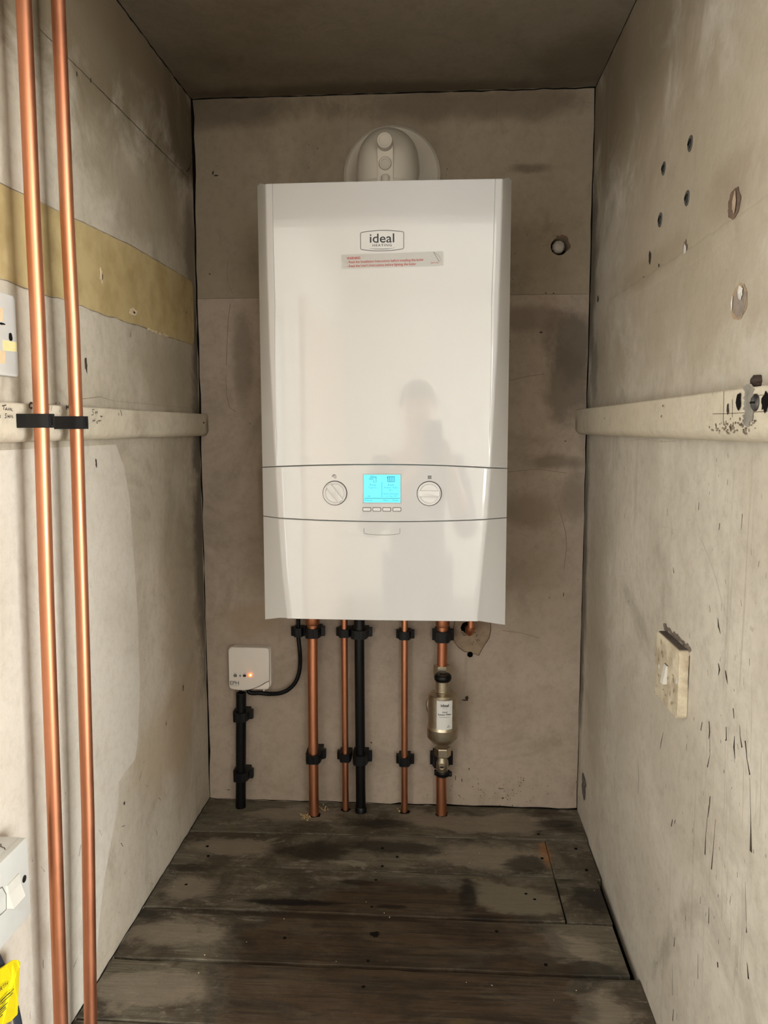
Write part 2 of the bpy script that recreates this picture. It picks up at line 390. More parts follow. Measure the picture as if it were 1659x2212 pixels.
def text_bm(s, height, fn, align='CENTER', bold=0.0, space=1.0, widen=1.0, width=None):
    """lettering as a flat mesh; fn maps (u,v) in metres to the surface. height = capital height"""
    cu = bpy.data.curves.new('txt', 'FONT'); cu.body = s; cu.size = 1.0; cu.offset = bold; cu.space_character = space
    cu.resolution_u = 3
    o = bpy.data.objects.new('txt', cu); COL.objects.link(o)
    dg = bpy.context.evaluated_depsgraph_get(); me = bpy.data.meshes.new_from_object(o.evaluated_get(dg))
    bpy.data.objects.remove(o); bpy.data.curves.remove(cu)
    bm = bmesh.new(); bm.from_mesh(me); bpy.data.meshes.remove(me)
    xs = [v.co.x for v in bm.verts]; x0, x1 = min(xs), max(xs)
    k = height/.70
    kx = k*widen if width is None else width/(x1-x0)
    off = {'CENTER': (x0+x1)/2, 'LEFT': x0, 'RIGHT': x1}[align]
    for v in bm.verts: v.co = Vector(fn((v.co.x-off)*kx, v.co.y*k))
    return bm
X, Y, Z = Vector((1, 0, 0)), Vector((0, 1, 0)), Vector((0, 0, 1))
#--SHELL
def ring_plate(bm, outer, c, r, fn, d, t, dens=4):
    """plate or collar with a round bore: star-shaped outer outline, inner circle"""
    pts = []
    for i in range(len(outer)):
        a, b_ = outer[i], outer[(i+1) % len(outer)]
        for k in range(dens): pts.append((a[0]+(b_[0]-a[0])*k/dens, a[1]+(b_[1]-a[1])*k/dens))
    d = Vector(d); O0, O1, I0, I1 = [], [], [], []
    for (u, v) in pts:
        an = math.atan2(v-c[1], u-c[0]); iu, iv = c[0]+r*math.cos(an), c[1]+r*math.sin(an)
        p, q = Vector(fn(u, v)), Vector(fn(iu, iv))
        O0.append(bm.verts.new(p)); O1.append(bm.verts.new(p+d*t)); I0.append(bm.verts.new(q)); I1.append(bm.verts.new(q+d*t))
    n = len(pts)
    for i in range(n):
        j = (i+1) % n
        bm.faces.new((O0[i], O0[j], O1[j], O1[i])); bm.faces.new((I0[i], I1[i], I1[j], I0[j]))
        bm.faces.new((O1[i], O1[j], I1[j], I1[i])); bm.faces.new((O0[i], I0[i], I0[j], O0[j]))
    return bm

# ------------------------------------------------------------------ cupboard shell
YF = -1.12; ZJ = 1.118            # cupboard front; joint between the upper and lower back board
HX, HZ = B_(1208.5, 532)[0], B_(1208.5, 532)[2]; HR = .0178
bm = BM()
box(bm, (-.06, 0, -.06), (W+.06, .05, ZJ-.0006))
for f in bm.faces: f.material_index = 0
n0 = len(bm.faces)
s = .03
for lo, hi in (((-.06, 0, ZJ), (HX-s, .05, H+.06)), ((HX+s, 0, ZJ), (W+.06, .05, H+.06)),
               ((HX-s, 0, ZJ), (HX+s, .05, HZ-s)), ((HX-s, 0, HZ+s), (HX+s, .05, H+.06))): box(bm, lo, hi)
ring_plate(bm, [(HX+s, HZ+s), (HX-s, HZ+s), (HX-s, HZ-s), (HX+s, HZ-s)], (HX, HZ), HR, lambda u, v: Vector((u, 0, v)), Y, .05, 10)
for i, f in enumerate(bm.faces):
    if i >= n0: f.material_index = 1
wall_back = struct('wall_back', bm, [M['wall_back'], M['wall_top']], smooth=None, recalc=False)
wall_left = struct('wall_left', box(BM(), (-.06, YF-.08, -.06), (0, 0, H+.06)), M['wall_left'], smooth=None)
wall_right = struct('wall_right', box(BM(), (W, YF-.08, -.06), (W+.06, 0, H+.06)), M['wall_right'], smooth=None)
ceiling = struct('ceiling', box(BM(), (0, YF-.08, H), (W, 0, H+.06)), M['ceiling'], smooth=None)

# floor of old boards, one of them with a cut end
def jl(a, b_):
    p, q = F_(*a), F_(*b_); return lambda x: p.y + (q.y-p.y)*(x-p.x)/(q.x-p.x)
J = [lambda x: .004, jl((418, 1795), (1260, 1816)), jl((373, 1866), (1308, 1900)), jl((313, 1959), (1335, 1998)),
     jl((248, 2068), (1379, 2114)), lambda x: -.674, lambda x: -.80, lambda x: -.93, lambda x: -1.06, lambda x: -1.2]
bm = BM(); tone = []
bl = bm.faces.layers.int.new('bid')
XC = .740
def board(x0, x1, ja, jb, ga, gb, zoff, idx, tl=0.0):
    nx = 24
    t = bmesh.new(); rows = []
    for i in range(nx+1):
        x = x0+(x1-x0)*i/nx
        ya, yb = ja(x)-ga*(.6+.8*random.random()), jb(x)+gb*(.6+.8*random.random())
        z = zoff + tl*(x-.4)
        rows.append([t.verts.new(p) for p in ((x, ya, z-.02), (x, ya, z-.0006), (x, ya-.0007, z), (x, yb+.0007, z), (x, yb, z-.0006), (x, yb, z-.02))])
    for a, b_ in zip(rows, rows[1:]):
        for k in range(6): t.faces.new((a[k], a[(k+1) % 6], b_[(k+1) % 6], b_[k]))
    t.faces.new(rows[0]); t.faces.new(rows[-1][::-1])
    bmesh.ops.recalc_face_normals(t, faces=t.faces)
    k0 = len(bm.faces); merge(bm, t); bm.faces.ensure_lookup_table()
    for f in bm.faces[k0:]: tone.append(idx)
xr = [0, .829, .826, .8185, .8165, .829, .829, .83, .83, .83]
for i in range(9):
    zz = (0, -.0005, .0004, -.0004, .0002, -.001, 0, 0, 0)[i]
    g = (.0, .0018, .0024, .0030, .0042, .0018, .002, .002, .002, .002)
    if i in (1, 2):
        board(.0012, XC-(.0008 if i == 1 else .0016), J[i], J[i+1], g[i], g[i+1], zz, i)
        board(XC+(.0008 if i == 1 else .0018), xr[i+1], J[i], J[i+1], g[i], g[i+1], zz-.0012, i+20)
    else: board(.0012, xr[i+1] if i else .829, J[i], J[i+1], g[i], g[i+1], zz, i)
me_tone = tone
floor = struct('floor', bm, M['floor'], smooth=30, recalc=False)
ca = floor.data.attributes.new('board', 'FLOAT_COLOR', 'FACE')
rnd = random.Random(3); cmap = {}
for i, t in enumerate(me_tone):
    if t not in cmap: cmap[t] = (rnd.random(), rnd.random(), rnd.random(), 1)
    ca.data[i].color = cmap[t]
struct('trim_1', box(BM(), (0, YF-.08, -.06), (W, .0, -.024)), M['void'], smooth=None)['label'] = 'dark void below the floorboards'
bm = BM()
for px, py in ((448, 1828), (450, 1849), (402, 1911), (826, 1832), (858, 1851), (826, 1871), (812, 1901), (803, 1959),
               (795, 2076), (785, 2132), (1163, 1802), (1171, 1854), (1244, 1833), (1267, 1879), (1136, 1931), (1155, 1943), (1073, 2012), (1179, 2084), (615, 2026)):
    p = F_(px, py)
    b2 = BM(); lathe(b2, p+Z*-.001, Z, [(0, .0030), (.0014, .0030), (.0017, .0022)], 12)
    obj('nail', b2, M['crack'], floor)
p = F_(809, 2019); b2 = BM(); blot(b2, p, .008, .007, X, Y, Z, .0006, 20, .3); obj('knot_hole', b2, M['crack'], floor, smooth=None)

# cracks and open joints along the corners (dark gaps in the plaster)
def crackline(parent, name, pts, w, nrm, t=.0006, wob=.6, mat='crack'):
    b_ = BM(); ribbon(b_, pts, w, nrm, t, wob); return obj(name, b_, M[mat], parent, smooth=None)
n = 40
crackline(wall_back, 'corner_crack', seg((.0022, 0, 0), (.0022, 0, H), n, .0009, -Y), [.0018+.0022*max(0, math.sin(i*.35)) + (.0052 if i > 33 else (.002 if i > 26 else 0)) for i in range(n+1)], -Y)
crackline(wall_back, 'corner_crack', seg((W-.0012, 0, .0), (W-.0012, 0, H), n, .0006, -Y), [.0014+(.0012 if i > 20 else 0) for i in range(n+1)], -Y)
crackline(wall_back, 'ceiling_crack', seg((0, 0, H-.0016), (W, 0, H-.0016), n, .0008, -Y), .0026, -Y)
crackline(wall_back, 'floor_crack', seg((0, 0, .0018), (W, 0, .0012), n, .0010, -Y), [.0016+(.0022 if 20 < i else 0) for i in range(n+1)], -Y)
crackline(wall_left, 'ceiling_crack', seg((0, -1.1, H-.0016), (0, 0, H-.0016), 70, .0012, X), .003, X, wob=.8)
crackline(wall_left, 'floor_crack', seg((0, -.9, .0014), (0, 0, .0014), 50, .0010, X), .0026, X)
crackline(wall_right, 'ceiling_crack', seg((W, -1.1, H-.0016), (W, 0, H-.0016), 60, .0006, -X), .0026, -X, wob=.4)
crackline(wall_left, 'board_joint', seg(L_(83, 61), L_(408, 386), 40, .0006, X), [.0006 if i < 12 else .0011 for i in range(41)], X, mat='scuff')
crackline(wall_left, 'hairline_crack', [L_(402, 372), L_(409, 362), L_(407, 372), L_(412, 350)], .0012, X)
crackline(wall_left, 'hairline_crack', [L_(176, 862), L_(215, 857), L_(245, 866), L_(300, 871), L_(415, 882)], .0005, X, mat='scuff_mid')

# paler, less smoked paint low on the left wall, and the bare strip where a batten was removed
pl = [L_(0, 962), (L_(250, 960)), L_(268, 1010), L_(280, 1080), L_(287, 1180), L_(297, 1320), L_(302, 1480), L_(298, 1590), L_(292, 1640), L_(270, 1668), L_(256, 1690), L_(255, 1740), L_(243, 1800), L_(225, 1900), L_(214, 1990), L_(205, 2110), Vector((0, -.93, .01)), Vector((0, -1.1, .01)), Vector((0, -1.1, .82))]
pl = pl[1:-3]+[Vector((0, -.64, .003))]
bm = BM()
for i in range(len(pl)-1):
    a_, b_ = pl[i], pl[i+1]
    bm.faces.new([bm.verts.new(p+X*.0004) for p in (a_, b_, Vector((0, -1.1, b_.z)), Vector((0, -1.1, a_.z)))])
obj('paint_patch', bm, M['cream_patch'], wall_left, smooth=None)
ys0, ys1 = -.022, -1.1
z0b, z1b = 1.0188, 1.148
up, dn = [], []
for i in range(60):
    y = ys1+(ys0-.014-ys1)*i/59
    up.append(Vector((0, y, z1b - .028*max(0, (-y-.35)/.6) + random.uniform(-.0006, .0006)))); dn.append(Vector((0, y, z0b + random.uniform(-.0018, .0014))))
cor = [Vector((0, ys0-.014+.014*math.sin(a), z1b-.014+.014*math.cos(a))) for a in (.5, 1.0, 1.57)] + [Vector((0, ys0-.016+.016*math.cos(a), z0b+.016-.016*math.sin(a))) for a in (.0, .5, 1.0, 1.4)]
bm = BM()
for i in range(59): bm.faces.new([bm.verts.new(p+X*.0005) for p in (up[i], up[i+1], dn[i+1], dn[i])])
bm.faces.new([bm.verts.new(p+X*.0005) for p in [up[-1]]+cor+[dn[-1]]])
bare = obj('bare_board_strip', bm, M['bare_board'], wall_left, smooth=None)
crackline(wall_left, 'paint_edge', [p-Z*.001 for p in dn], .0009, X, .0009, .9, 'scuff_mid')
crackline(wall_left, 'paint_edge', [p+Z*.0008 for p in up], .0007, X, .0009, .9, 'scuff_mid')
bm = BM()
for (px, py, a, b_) in ((217, 597, .004, .010), (286, 674, .012, .006), (78, 470, .003, .006)): blot(bm, L_(px, py), a*1.3, b_*1.1, Y, Z, X, .0012, 16, .4, .001)
for i in range(7): blot(bm, Vector((0, -.30+.018*i+random.uniform(-.01, .01), z0b-.001)), .010, .0022, Y, Z, X, .0012, 12, .5, .001)
obj('torn_chips', bm, M['board_chip'], wall_left, smooth=None)
bm = BM()
for (px, py, a, b_) in ((218, 598, .002, .005), (287, 675, .006, .002), (400, 675, .0018, .0022), (279, 724, .001, .005)): blot(bm, L_(px, py), a, b_, Y, Z, X, .0026, 12, .4)
for (px, py, a, b_) in ((185, 789, .004, .011), (165, 160, .002, .004), (195, 174, .002, .003), (395, 1485, .0025, .006), (358, 1562, .002, .005), (268, 1735, .003, .003), (207, 1000, .003, .006)): blot(bm, L_(px, py), a, b_, Y, Z, X, .0008, 12, .45)
obj('scuff_marks', bm, M['scuff'], wall_left, smooth=None)
bm = BM()
for (a, b_, w) in (((20, 1508), (80, 1460), .0008), ((205, 1540), (300, 1420), .0009), ((420, 1010), (420, 1050), .0015)): ribbon(bm, seg(L_(*a), L_(*b_), 6, .001, X), w, X, .0006, .4)
obj('scratches', bm, M['scuff_pale'], wall_left, smooth=None)
bm = BM()
rr = random.Random(5)
for i in range(26):
    y, z = -rr.uniform(.3, .85), rr.uniform(.02, .30); random.seed(i)
    ribbon(bm, seg((0, y, z), (0, y+rr.uniform(-.01, .014), z+rr.uniform(-.014, .014)), 3, .0006, X), rr.uniform(.0006, .0016), X, .00055, .5)
obj('scratch_marks', bm, M['scuff_mid'], wall_left, smooth=None)

# back wall: plugged hole, filler patch, marks
bm = BM(); random.seed(2)
lathe(bm, (HX+.0012, .034, HZ+.0035), -Y, [(0, .012), (.010, .0135), (.016, .0118), (.019, .008)], 22)
for v in bm.verts: v.co += Vector((random.uniform(-.0012, .0012), random.uniform(-.001, .001), random.uniform(-.0012, .0012)))
obj('hole_plug', bm, M['plaster_white'], wall_back, smooth=60)
bm = BM(); lathe(bm, (HX, .0485, HZ), -Y, [(0, HR), (.001, HR)], 24); obj('hole_bottom', bm, M['void'], wall_back)
bm = BM()
ring = []
for i in range(15):
    a = math.radians(-30+ i*10); k = (1.32 if 6 < i < 12 else 1.2) + random.uniform(-.08, .08)
    ring.append((Vector((HX+HR*math.cos(a), -.0006, HZ+HR*math.sin(a))), Vector((HX+HR*k*math.cos(a), -.0006, HZ+HR*k*math.sin(a)))))
for (a, b_), (c_, d_) in zip(ring, ring[1:]): bm.faces.new([bm.verts.new(p) for p in (a, b_, d_, c_)])
obj('torn_edge', bm, M['plaster_brown'], wall_back, smooth=None)
po = [(700+a/4.1475, 1320+b_/4.1475) for a, b_ in ((1172, 90), (1158, 150), (1150, 215), (1166, 275), (1205, 325), (1255, 360), (1305, 372), (1352, 385), (1385, 396), (1402, 362), (1440, 300), (1478, 240), (1495, 165), (1490, 100), (1470, 40), (1300, 0), (1200, 40))]
P = [B_(x, y) for x, y in po]; cen = sum(P, Vector())/len(P)
bm = BM(); mid = bm.verts.new(cen-Y*.0035)
r1 = [bm.verts.new(p.lerp(cen, .12)-Y*.003) for p in P]; r2 = [bm.verts.new(p-Y*.0004) for p in P]
for i in range(len(P)):
    j = (i+1) % len(P); bm.faces.new((mid, r1[i], r1[j])); bm.faces.new((r1[i], r2[i], r2[j], r1[j]))
patch = obj('filler_patch', bm, M['plaster'], wall_back, smooth=60)
crackline(wall_back, 'patch_crack', P+[P[0]], .0016, -Y, .0012, .7, 'plaster_brown')
bm = BM(); blot(bm, B_(1015.4, 1412.8), .0062, .0062, X, Z, -Y, .004, 20, .06); obj('drill_hole', bm, M['void'], wall_back, smooth=None)
bm = BM(); random.seed(11)
for i in range(16):
    a = random.uniform(0, 6.28); q = B_(1017, 1372, -.004)
    p = q + Vector((math.cos(a)*random.uniform(.012, .02), 0, math.sin(a)*random.uniform(.008, .018)-.006))
    ribbon(bm, seg(p, p+Vector((random.uniform(-.006, .006), 0, random.uniform(-.004, .004))), 3, .001, Y), .0009, -Y, .0006, .5)
obj('drill_scratches', bm, M['scuff'], wall_back, smooth=None)
bm = BM()
for (px, py, a, b_) in ((1009, 1508, .004, .005), (1003, 1512, .005, .0015), (802, 1604, .0016, .0018), (1086, 1724, .0018, .002), (1013, 1661, .001, .003), (998, 1685, .001, .004), (984, 1680, .0008, .006),
                     (453, 592, .0018, .0012), (1169, 718, .004, .0016), (1179, 633, .0014, .0014), (1196, 634, .0016, .0016), (1221, 953, .003, .001), (1217, 1284, .001, .005), (494, 1706, .003, .001), (460, 374, .002, .004), (467, 379, .006, .0014)):
    blot(bm, B_(px, py), a, b_, X, Z, -Y, .0006, 10, .4)
obj('scuff_marks', bm, M['scuff'], wall_back, smooth=None)
bm = BM(); random.seed(13)
for i in range(70):
    px, py = random.gauss(1085, 60), random.gauss(1712, 18)
    if py < 1740 and px < 1245: blot(bm, B_(px, py), random.uniform(.0006, .0014), random.uniform(.0006, .0014), X, Z, -Y, .0006, 7, .4)
o = obj('dirt_specks', bm, M['scuff'], wall_back, smooth=None); o['kind'] = 'stuff'
bm = BM()
for l in ([(493, 560), (490, 590), (494, 615), (503, 635)], [(498, 655), (493, 690), (491, 730), (489, 790)], [(488, 810), (489, 850), (496, 880), (510, 890)], [(1170, 532), (1185, 529)],
          [(1205, 1090), (1213, 1118), (1222, 1150), (1224, 1180), (1218, 1230)], [(1085, 1362), (1125, 1367), (1165, 1378)], [(1100, 822), (1140, 813), (1175, 808)], [(1095, 1020), (1160, 1013), (1225, 1022)]):
    ribbon(bm, [B_(*q) for q in l], .0012, -Y, .0005, .4)
obj('smear_lines', bm, M['scuff'] if False else simple('smear', C(136, 124, 107), .8, var=.2, vscale=90, spec=.2), wall_back, smooth=None)

# right wall
def RB(px, py): return R_(px, py)
bm = BM(); random.seed(21)
def er(px, py): return R_(px, py)
for (px, py, h, w) in ((1404, 558, .018, .006), (1424, 580, .012, .005), (1391, 602, .006, .004), (1292, 645, .010, .006)): blot(bm, er(px, py), w, h/1.6, Y, Z, -X, .0006, 12, .4)
obj('nail_holes', bm, M['scuff'], wall_right, smooth=None)
bm = BM(); blot(bm, er(1587, 440), .018, .0160, Y, Z, -X, .0008, 30, .09)
c1 = obj('broken_plaster', bm, M['plaster_brown'], wall_right, smooth=None)
bm = BM(); blot(bm, er(1590, 436), .005, .010, Y, Z, -X, .0022, 12, .3, .002); obj('old_wall_plug', bm, M['plaster'], wall_right, smooth=None)
bm = BM(); blot(bm, er(1597, 652), .023, .0185, Y, Z, -X, .0006, 36, .06); obj('stain_ring', bm, simple('ring_stain', C(172, 148, 120), .8, var=.2, vscale=60), wall_right, smooth=None)
bm = BM(); blot(bm, er(1599, 655), .0185, .0145, Y, Z, -X, .001, 36, .09); obj('broken_plaster', bm, simple('grey_mortar', C(150, 136, 122), .9, var=.25, vscale=120, bump=.5), wall_right, smooth=None)
bm = BM(); blot(bm, er(1603, 632), .007, .008, Y, Z, -X, .0022, 16, .22, .002); blot(bm, er(1585, 655), .002, .008, Y, Z, -X, .0022, 10, .3, .001); blot(bm, er(1481, 541), .005, .009, Y, Z, -X, .0014, 12, .3, .001)
obj('white_chips', bm, M['plaster_white'], wall_right, smooth=None)
bm = BM(); blot(bm, er(1481, 543), .009, .014, Y, Z, -X, .0007, 14, .3); obj('chipped_hole', bm, M['plaster_brown'], wall_right, smooth=None)
bm = BM(); blot(bm, er(1262, 1697), .020, .024, Y, Z, -X, .0012, 20, .4, .002); obj('broken_plaster', bm, simple('grey_rubble', C(104, 96, 88), .95, var=.45, vscale=160, bump=.8), wall_right, smooth=None)
bm = BM(); blot(bm, B_(1252, 1688), .006, .004, X, Z, -Y, .0012, 12, .5, .001); obj('broken_corner', bm, M['plaster_brown'], wall_back, smooth=None)
bm = BM(); random.seed(31)
def drip(pts, w): ribbon(bm, [er(*q) for q in pts], w, -X, .00015, .35)
drip([(1551, 1335), (1552, 1352), (1557, 1370)], [.002, .004, .001]); drip([(1552, 1433), (1554, 1446), (1552, 1460)], [.002, .005, .0008]); drip([(1567, 1448), (1569, 1462), (1572, 1478)], [.002, .004, .001])
drip([(1532, 1558), (1533, 1580), (1531, 1596)], [.0022, .004, .0012]); drip([(1517, 1560), (1514, 1578)], .002); drip([(1584, 1530), (1586, 1552)], .002)
drip([(1569, 1570), (1569, 1597), (1567, 1600)], [.0012, .003, .001]); drip([(1587, 1590), (1586, 1615), (1588, 1640)], [.001, .0044, .0008]); drip([(1598, 1566), (1599, 1590), (1603, 1615)], [.001, .0016, .003])
drip([(1610, 1600), (1614, 1640), (1620, 1674)], [.0025, .0012, .004]); drip([(1533, 1580), (1534, 1630), (1528, 1657)], [.0012, .0008, .0024]); drip([(1534, 1720), (1532, 1746), (1530, 1765)], [.002, .003, .0006])
drip([(1531, 1740), (1525, 1800), (1523, 1846)], [.0008, .0009, .003]); drip([(1546, 1770), (1541, 1830), (1537, 1878)], [.0007, .0012, .004]); drip([(1620, 1680), (1622, 1770), (1622, 1840)], [.0005, .0009, .005])
drip([(1433, 1582), (1428, 1605), (1426, 1618)], [.0008, .002, .001]); drip([(1453, 1770), (1450, 1785)], .0024); drip([(1459, 1771), (1457, 1779)], .0018); drip([(1458, 2025), (1456, 2045)], [.002, .003])
drip([(1455, 2180), (1453, 2205)], [.002, .003]); drip([(1610, 1905), (1612, 1995), (1613, 2015)], [.0005, .0008, .003]); drip([(1532, 1960), (1531, 1995)], [.001, .002]); drip([(1614, 2080), (1617, 2115)], [.001, .004])
drip([(1550, 2078), (1551, 2090)], .004); drip([(1508, 2060), (1508, 2115)], [.0005, .0014]); drip([(1453, 2080), (1453, 2150)], [.0005, .0012]); drip([(1379, 1640), (1380, 1680), (1378, 1715)], [.0006, .0016, .0006])
drip([(1454, 1225), (1456, 1238)], [.001, .003]); drip([(1604, 1110), (1601, 1145)], [.0012, .0006]); drip([(1555, 1130), (1553, 1145)], .0016); drip([(1510, 1085), (1509, 1102)], .0016)
o = obj('dark_drip_marks', bm, M['scuff'], wall_right, smooth=None); o['kind'] = 'stuff'; bm = BM()
for k in range(90):
    px, py = random.choice((random.gauss(1535, 40), random.uniform(1330, 1655))), random.uniform(960, 2200)
    if px < 1655: drip([(px, py), (px+random.uniform(-2, 2), py+random.uniform(3, 16))], random.uniform(.0004, .0014))
LONG = []
for k in range(26):
    px, py = random.choice((random.gauss(1560, 40), random.uniform(1450, 1655))), random.uniform(1450, 2000); L2 = random.uniform(60, 220)
    LONG.append((px, py, L2))
o = obj('fine_drip_marks', bm, M['scuff_mid'], wall_right, smooth=None); o['kind'] = 'stuff'
bm = BM()
drip([(1515, 1165), (1532, 1205), (1548, 1255), (1562, 1310), (1570, 1340)], .002); drip([(1330, 1120), (1333, 1040)], .001); drip([(1625, 960), (1620, 1080), (1614, 1180), (1607, 1320), (1598, 1480)], .0025)
drip([(1415, 1138), (1440, 1139), (1462, 1145)], .001); drip([(1360, 952), (1385, 949), (1430, 955), (1460, 953)], .0014); drip([(1466, 225), (1465, 345)], .001); drip([(1493, 395), (1492, 500)], .0012)
drip([(1308, 170), (1306, 300), (1298, 560), (1294, 640)], .0012); drip([(1318, 160), (1314, 330), (1300, 600)], .0008); drip([(1627, 1285), (1635, 1305)], .005); drip([(1520, 1740), (1518, 1790)], .005); drip([(1620, 1355), (1628, 1362)], .004)
for px, py, L2 in LONG:
    if px < 1655: drip([(px, py), (px-1, py+L2*.5), (px-3, py+L2)], [.0004, .0009, .0005])
obj('faint_scratches', bm, M['scuff_soft'], wall_right, smooth=None)
# raised plaster seam running level across the right wall
bm = BM(); a, b_ = R_(1318, 655), R_(1712, 404)
for q in ((a.y, a.z, b_.y, b_.z),):
    ys = [q[0]+(q[2]-q[0])*i/30 for i in range(31)]; zs = [q[1]+(q[3]-q[1])*i/30+random.uniform(-.002, .002) for i in range(31)]
    prof = ((.014, 0), (.004, .0022), (-.012, .0), )
    rows = [[bm.verts.new((W-d, y, z+h)) for h, d in ((.010, -.001), (.001, .0022), (-.022, -.001))] for y, z in zip(ys, zs)]
    for r_, s_ in zip(rows, rows[1:]):
        for k in range(2): bm.faces.new((r_[k], r_[k+1], s_[k+1], s_[k]))
obj('plaster_seam', bm, M['wall_right'], wall_right, smooth=70)
# open gap between floorboards and right wall
# ------------------------------------------------------------------ the lit room the cupboard opens into
RX0, RX1, RY0, RZ0, RZ1 = -.30, 2.9, -5.4, -.55, 1.88
HD = 1.40                                    # underside of the cupboard header
bm = BM()
box(bm, (RX0-.06, YF-.08, RZ0), (-.06, YF, RZ1)); box(bm, (W+.06, YF-.08, RZ0), (RX1+.06, YF, RZ1))
box(bm, (-.06, YF-.08, RZ0), (W+.06, YF, -.06)); box(bm, (0, YF-.08, HD), (W, YF, H-.0005)); box(bm, (-.06, YF-.08, H+.06), (W+.06, YF, RZ1))
struct('wall_front', bm, M['room'], smooth=None)
WC = (-2.70, -1.50, .05, 1.40)               # added opening in the room's left wall, brightens the cupboard's right wall
bm = BM()
for lo, hi in (((0, RY0-.06, RZ0), (0, WC[0], RZ1)), ((0, WC[1], RZ0), (0, YF-.08, RZ1)), ((0, WC[0], RZ0), (0, WC[1], WC[2])), ((0, WC[0], WC[3]), (0, WC[1], RZ1))):
    box(bm, (RX0-.06, lo[1], lo[2]), (RX0, hi[1], hi[2]))
struct('wall_room_left', bm, M['room'], smooth=None)
WA = (1.25, 2.55, .15, 1.55)                 # window in the far wall
bm = BM()
for lo, hi in (((RX0, 0, RZ0), (WA[0], 0, RZ1)), ((WA[1], 0, RZ0), (RX1, 0, RZ1)), ((WA[0], 0, RZ0), (WA[1], 0, WA[2])), ((WA[0], 0, WA[3]), (WA[1], 0, RZ1))):
    box(bm, (lo[0], RY0-.06, lo[2]), (hi[0], RY0, hi[2]))
struct('wall_room_far', bm, M['room'], smooth=None)
WB = (-4.2, -2.5, .05, 1.5)                  # window in the right wall of the room
bm = BM()
for lo, hi in (((0, RY0, RZ0), (0, WB[0], RZ1)), ((0, WB[1], RZ0), (0, YF-.08, RZ1)), ((0, WB[0], RZ0), (0, WB[1], WB[2])), ((0, WB[0], WB[3]), (0, WB[1], RZ1))):
    box(bm, (RX1, lo[1], lo[2]), (RX1+.06, hi[1], hi[2]))
struct('wall_room_right', bm, M['room'], smooth=None)
struct('ceiling_room', box(BM(), (RX0-.06, RY0-.06, RZ1), (RX1+.06, YF, RZ1+.06)), M['room'], smooth=None)
struct('floor_room', box(BM(), (RX0-.06, RY0-.06, RZ0-.06), (RX1+.06, YF, RZ0)), simple('room_carpet', C(112, 104, 94), .95, var=.2, vscale=40), smooth=None)
bm = BM(); N_ = 8
def cove(p, q, a, b_):
    rows = []
    for e in (p, q):
        e = Vector(e); rows.append([bm.verts.new(e + Vector(a)*(.10*(1-math.sin(t*math.pi/2/N_))) - Z*(.10*(1-math.cos(t*math.pi/2/N_)))) for t in range(N_+1)])
    for k in range(N_): bm.faces.new((rows[0][k], rows[0][k+1], rows[1][k+1], rows[1][k]))
cove((RX0, RY0, RZ1), (RX1, RY0, RZ1), (0, 1, 0), 0); cove((RX0, RY0, RZ1), (RX0, YF-.08, RZ1), (1, 0, 0), 0)
struct('trim_2', bm, M['room'])
dr = struct('door_1', box(BM(), (RX0, -5.0, RZ0), (RX0+.035, -3.15, 1.53), .004), M['door'])
def winframe(name, lo, hi, ax):
    b_ = BM(); 
    def bar(a0, a1, z0, z1):
        if ax == 1: box(b_, (a0, RY0-.055, z0), (a1, RY0-.005, z1))
        elif ax == 0: box(b_, (RX1+.005, a0, z0), (RX1+.055, a1, z1))
        else: box(b_, (RX0-.055, a0, z0), (RX0-.005, a1, z1))
    a0, a1, z0, z1 = lo[0], lo[1], lo[2], lo[3]
    bar(a0, a0+.05, z0, z1); bar(a1-.05, a1, z0, z1); bar(a0+.05, a1-.05, z0, z0+.05); bar(a0+.05, a1-.05, z1-.05, z1); m_ = (a0+a1)/2; bar(m_-.025, m_+.025, z0+.05, z1-.05)
    struct(name, b_, M['white_satin'], smooth=None)
winframe('window_1', WA, None, 1); winframe('window_2', WB, None, 0); winframe('added_window', WC, None, 2)  # the left-hand window is added for its light
def area(name, loc, rot, sx, sz, e, col):
    l = bpy.data.lights.new(name, 'AREA'); l.shape = 'RECTANGLE'; l.size = sx; l.size_y = sz; l.energy = e; l.color = col
    o = bpy.data.objects.new(name, l); COL.objects.link(o); o.location = loc; o.rotation_euler = rot; return o
area('daylight_far_window', ((WA[0]+WA[1])/2, RY0-.07, (WA[2]+WA[3])/2), (math.radians(90), 0, 0), WA[1]-WA[0], WA[3]-WA[2], 14, (.97, .985, .985))
area('daylight_right_window', (RX1+.07, (WB[0]+WB[1])/2, (WB[2]+WB[3])/2), (math.radians(90), 0, math.radians(90)), WB[1]-WB[0], WB[3]-WB[2], 100, (.97, .985, .985))
area('added_left_fill', (RX0-.07, (WC[0]+WC[1])/2, (WC[2]+WC[3])/2), (math.radians(90), 0, math.radians(-90)), WC[1]-WC[0], WC[3]-WC[2], 11, (.95, .985, 1))  # added lamp, lifts the cupboard's right wall
w = bpy.data.worlds.new('world'); scn.world = w; w.use_nodes = True
w.node_tree.nodes['Background'].inputs[0].default_value = (.9, .95, 1, 1); w.node_tree.nodes['Background'].inputs[1].default_value = .3
scn.view_settings.view_transform = 'Standard'; scn.view_settings.look = 'None'; scn.view_settings.gamma = 1
scn.view_settings.exposure = EXPOSURE = 1.55
scn.cycles.use_denoising = True
scn.cycles.max_bounces = 10; scn.cycles.diffuse_bounces = 6
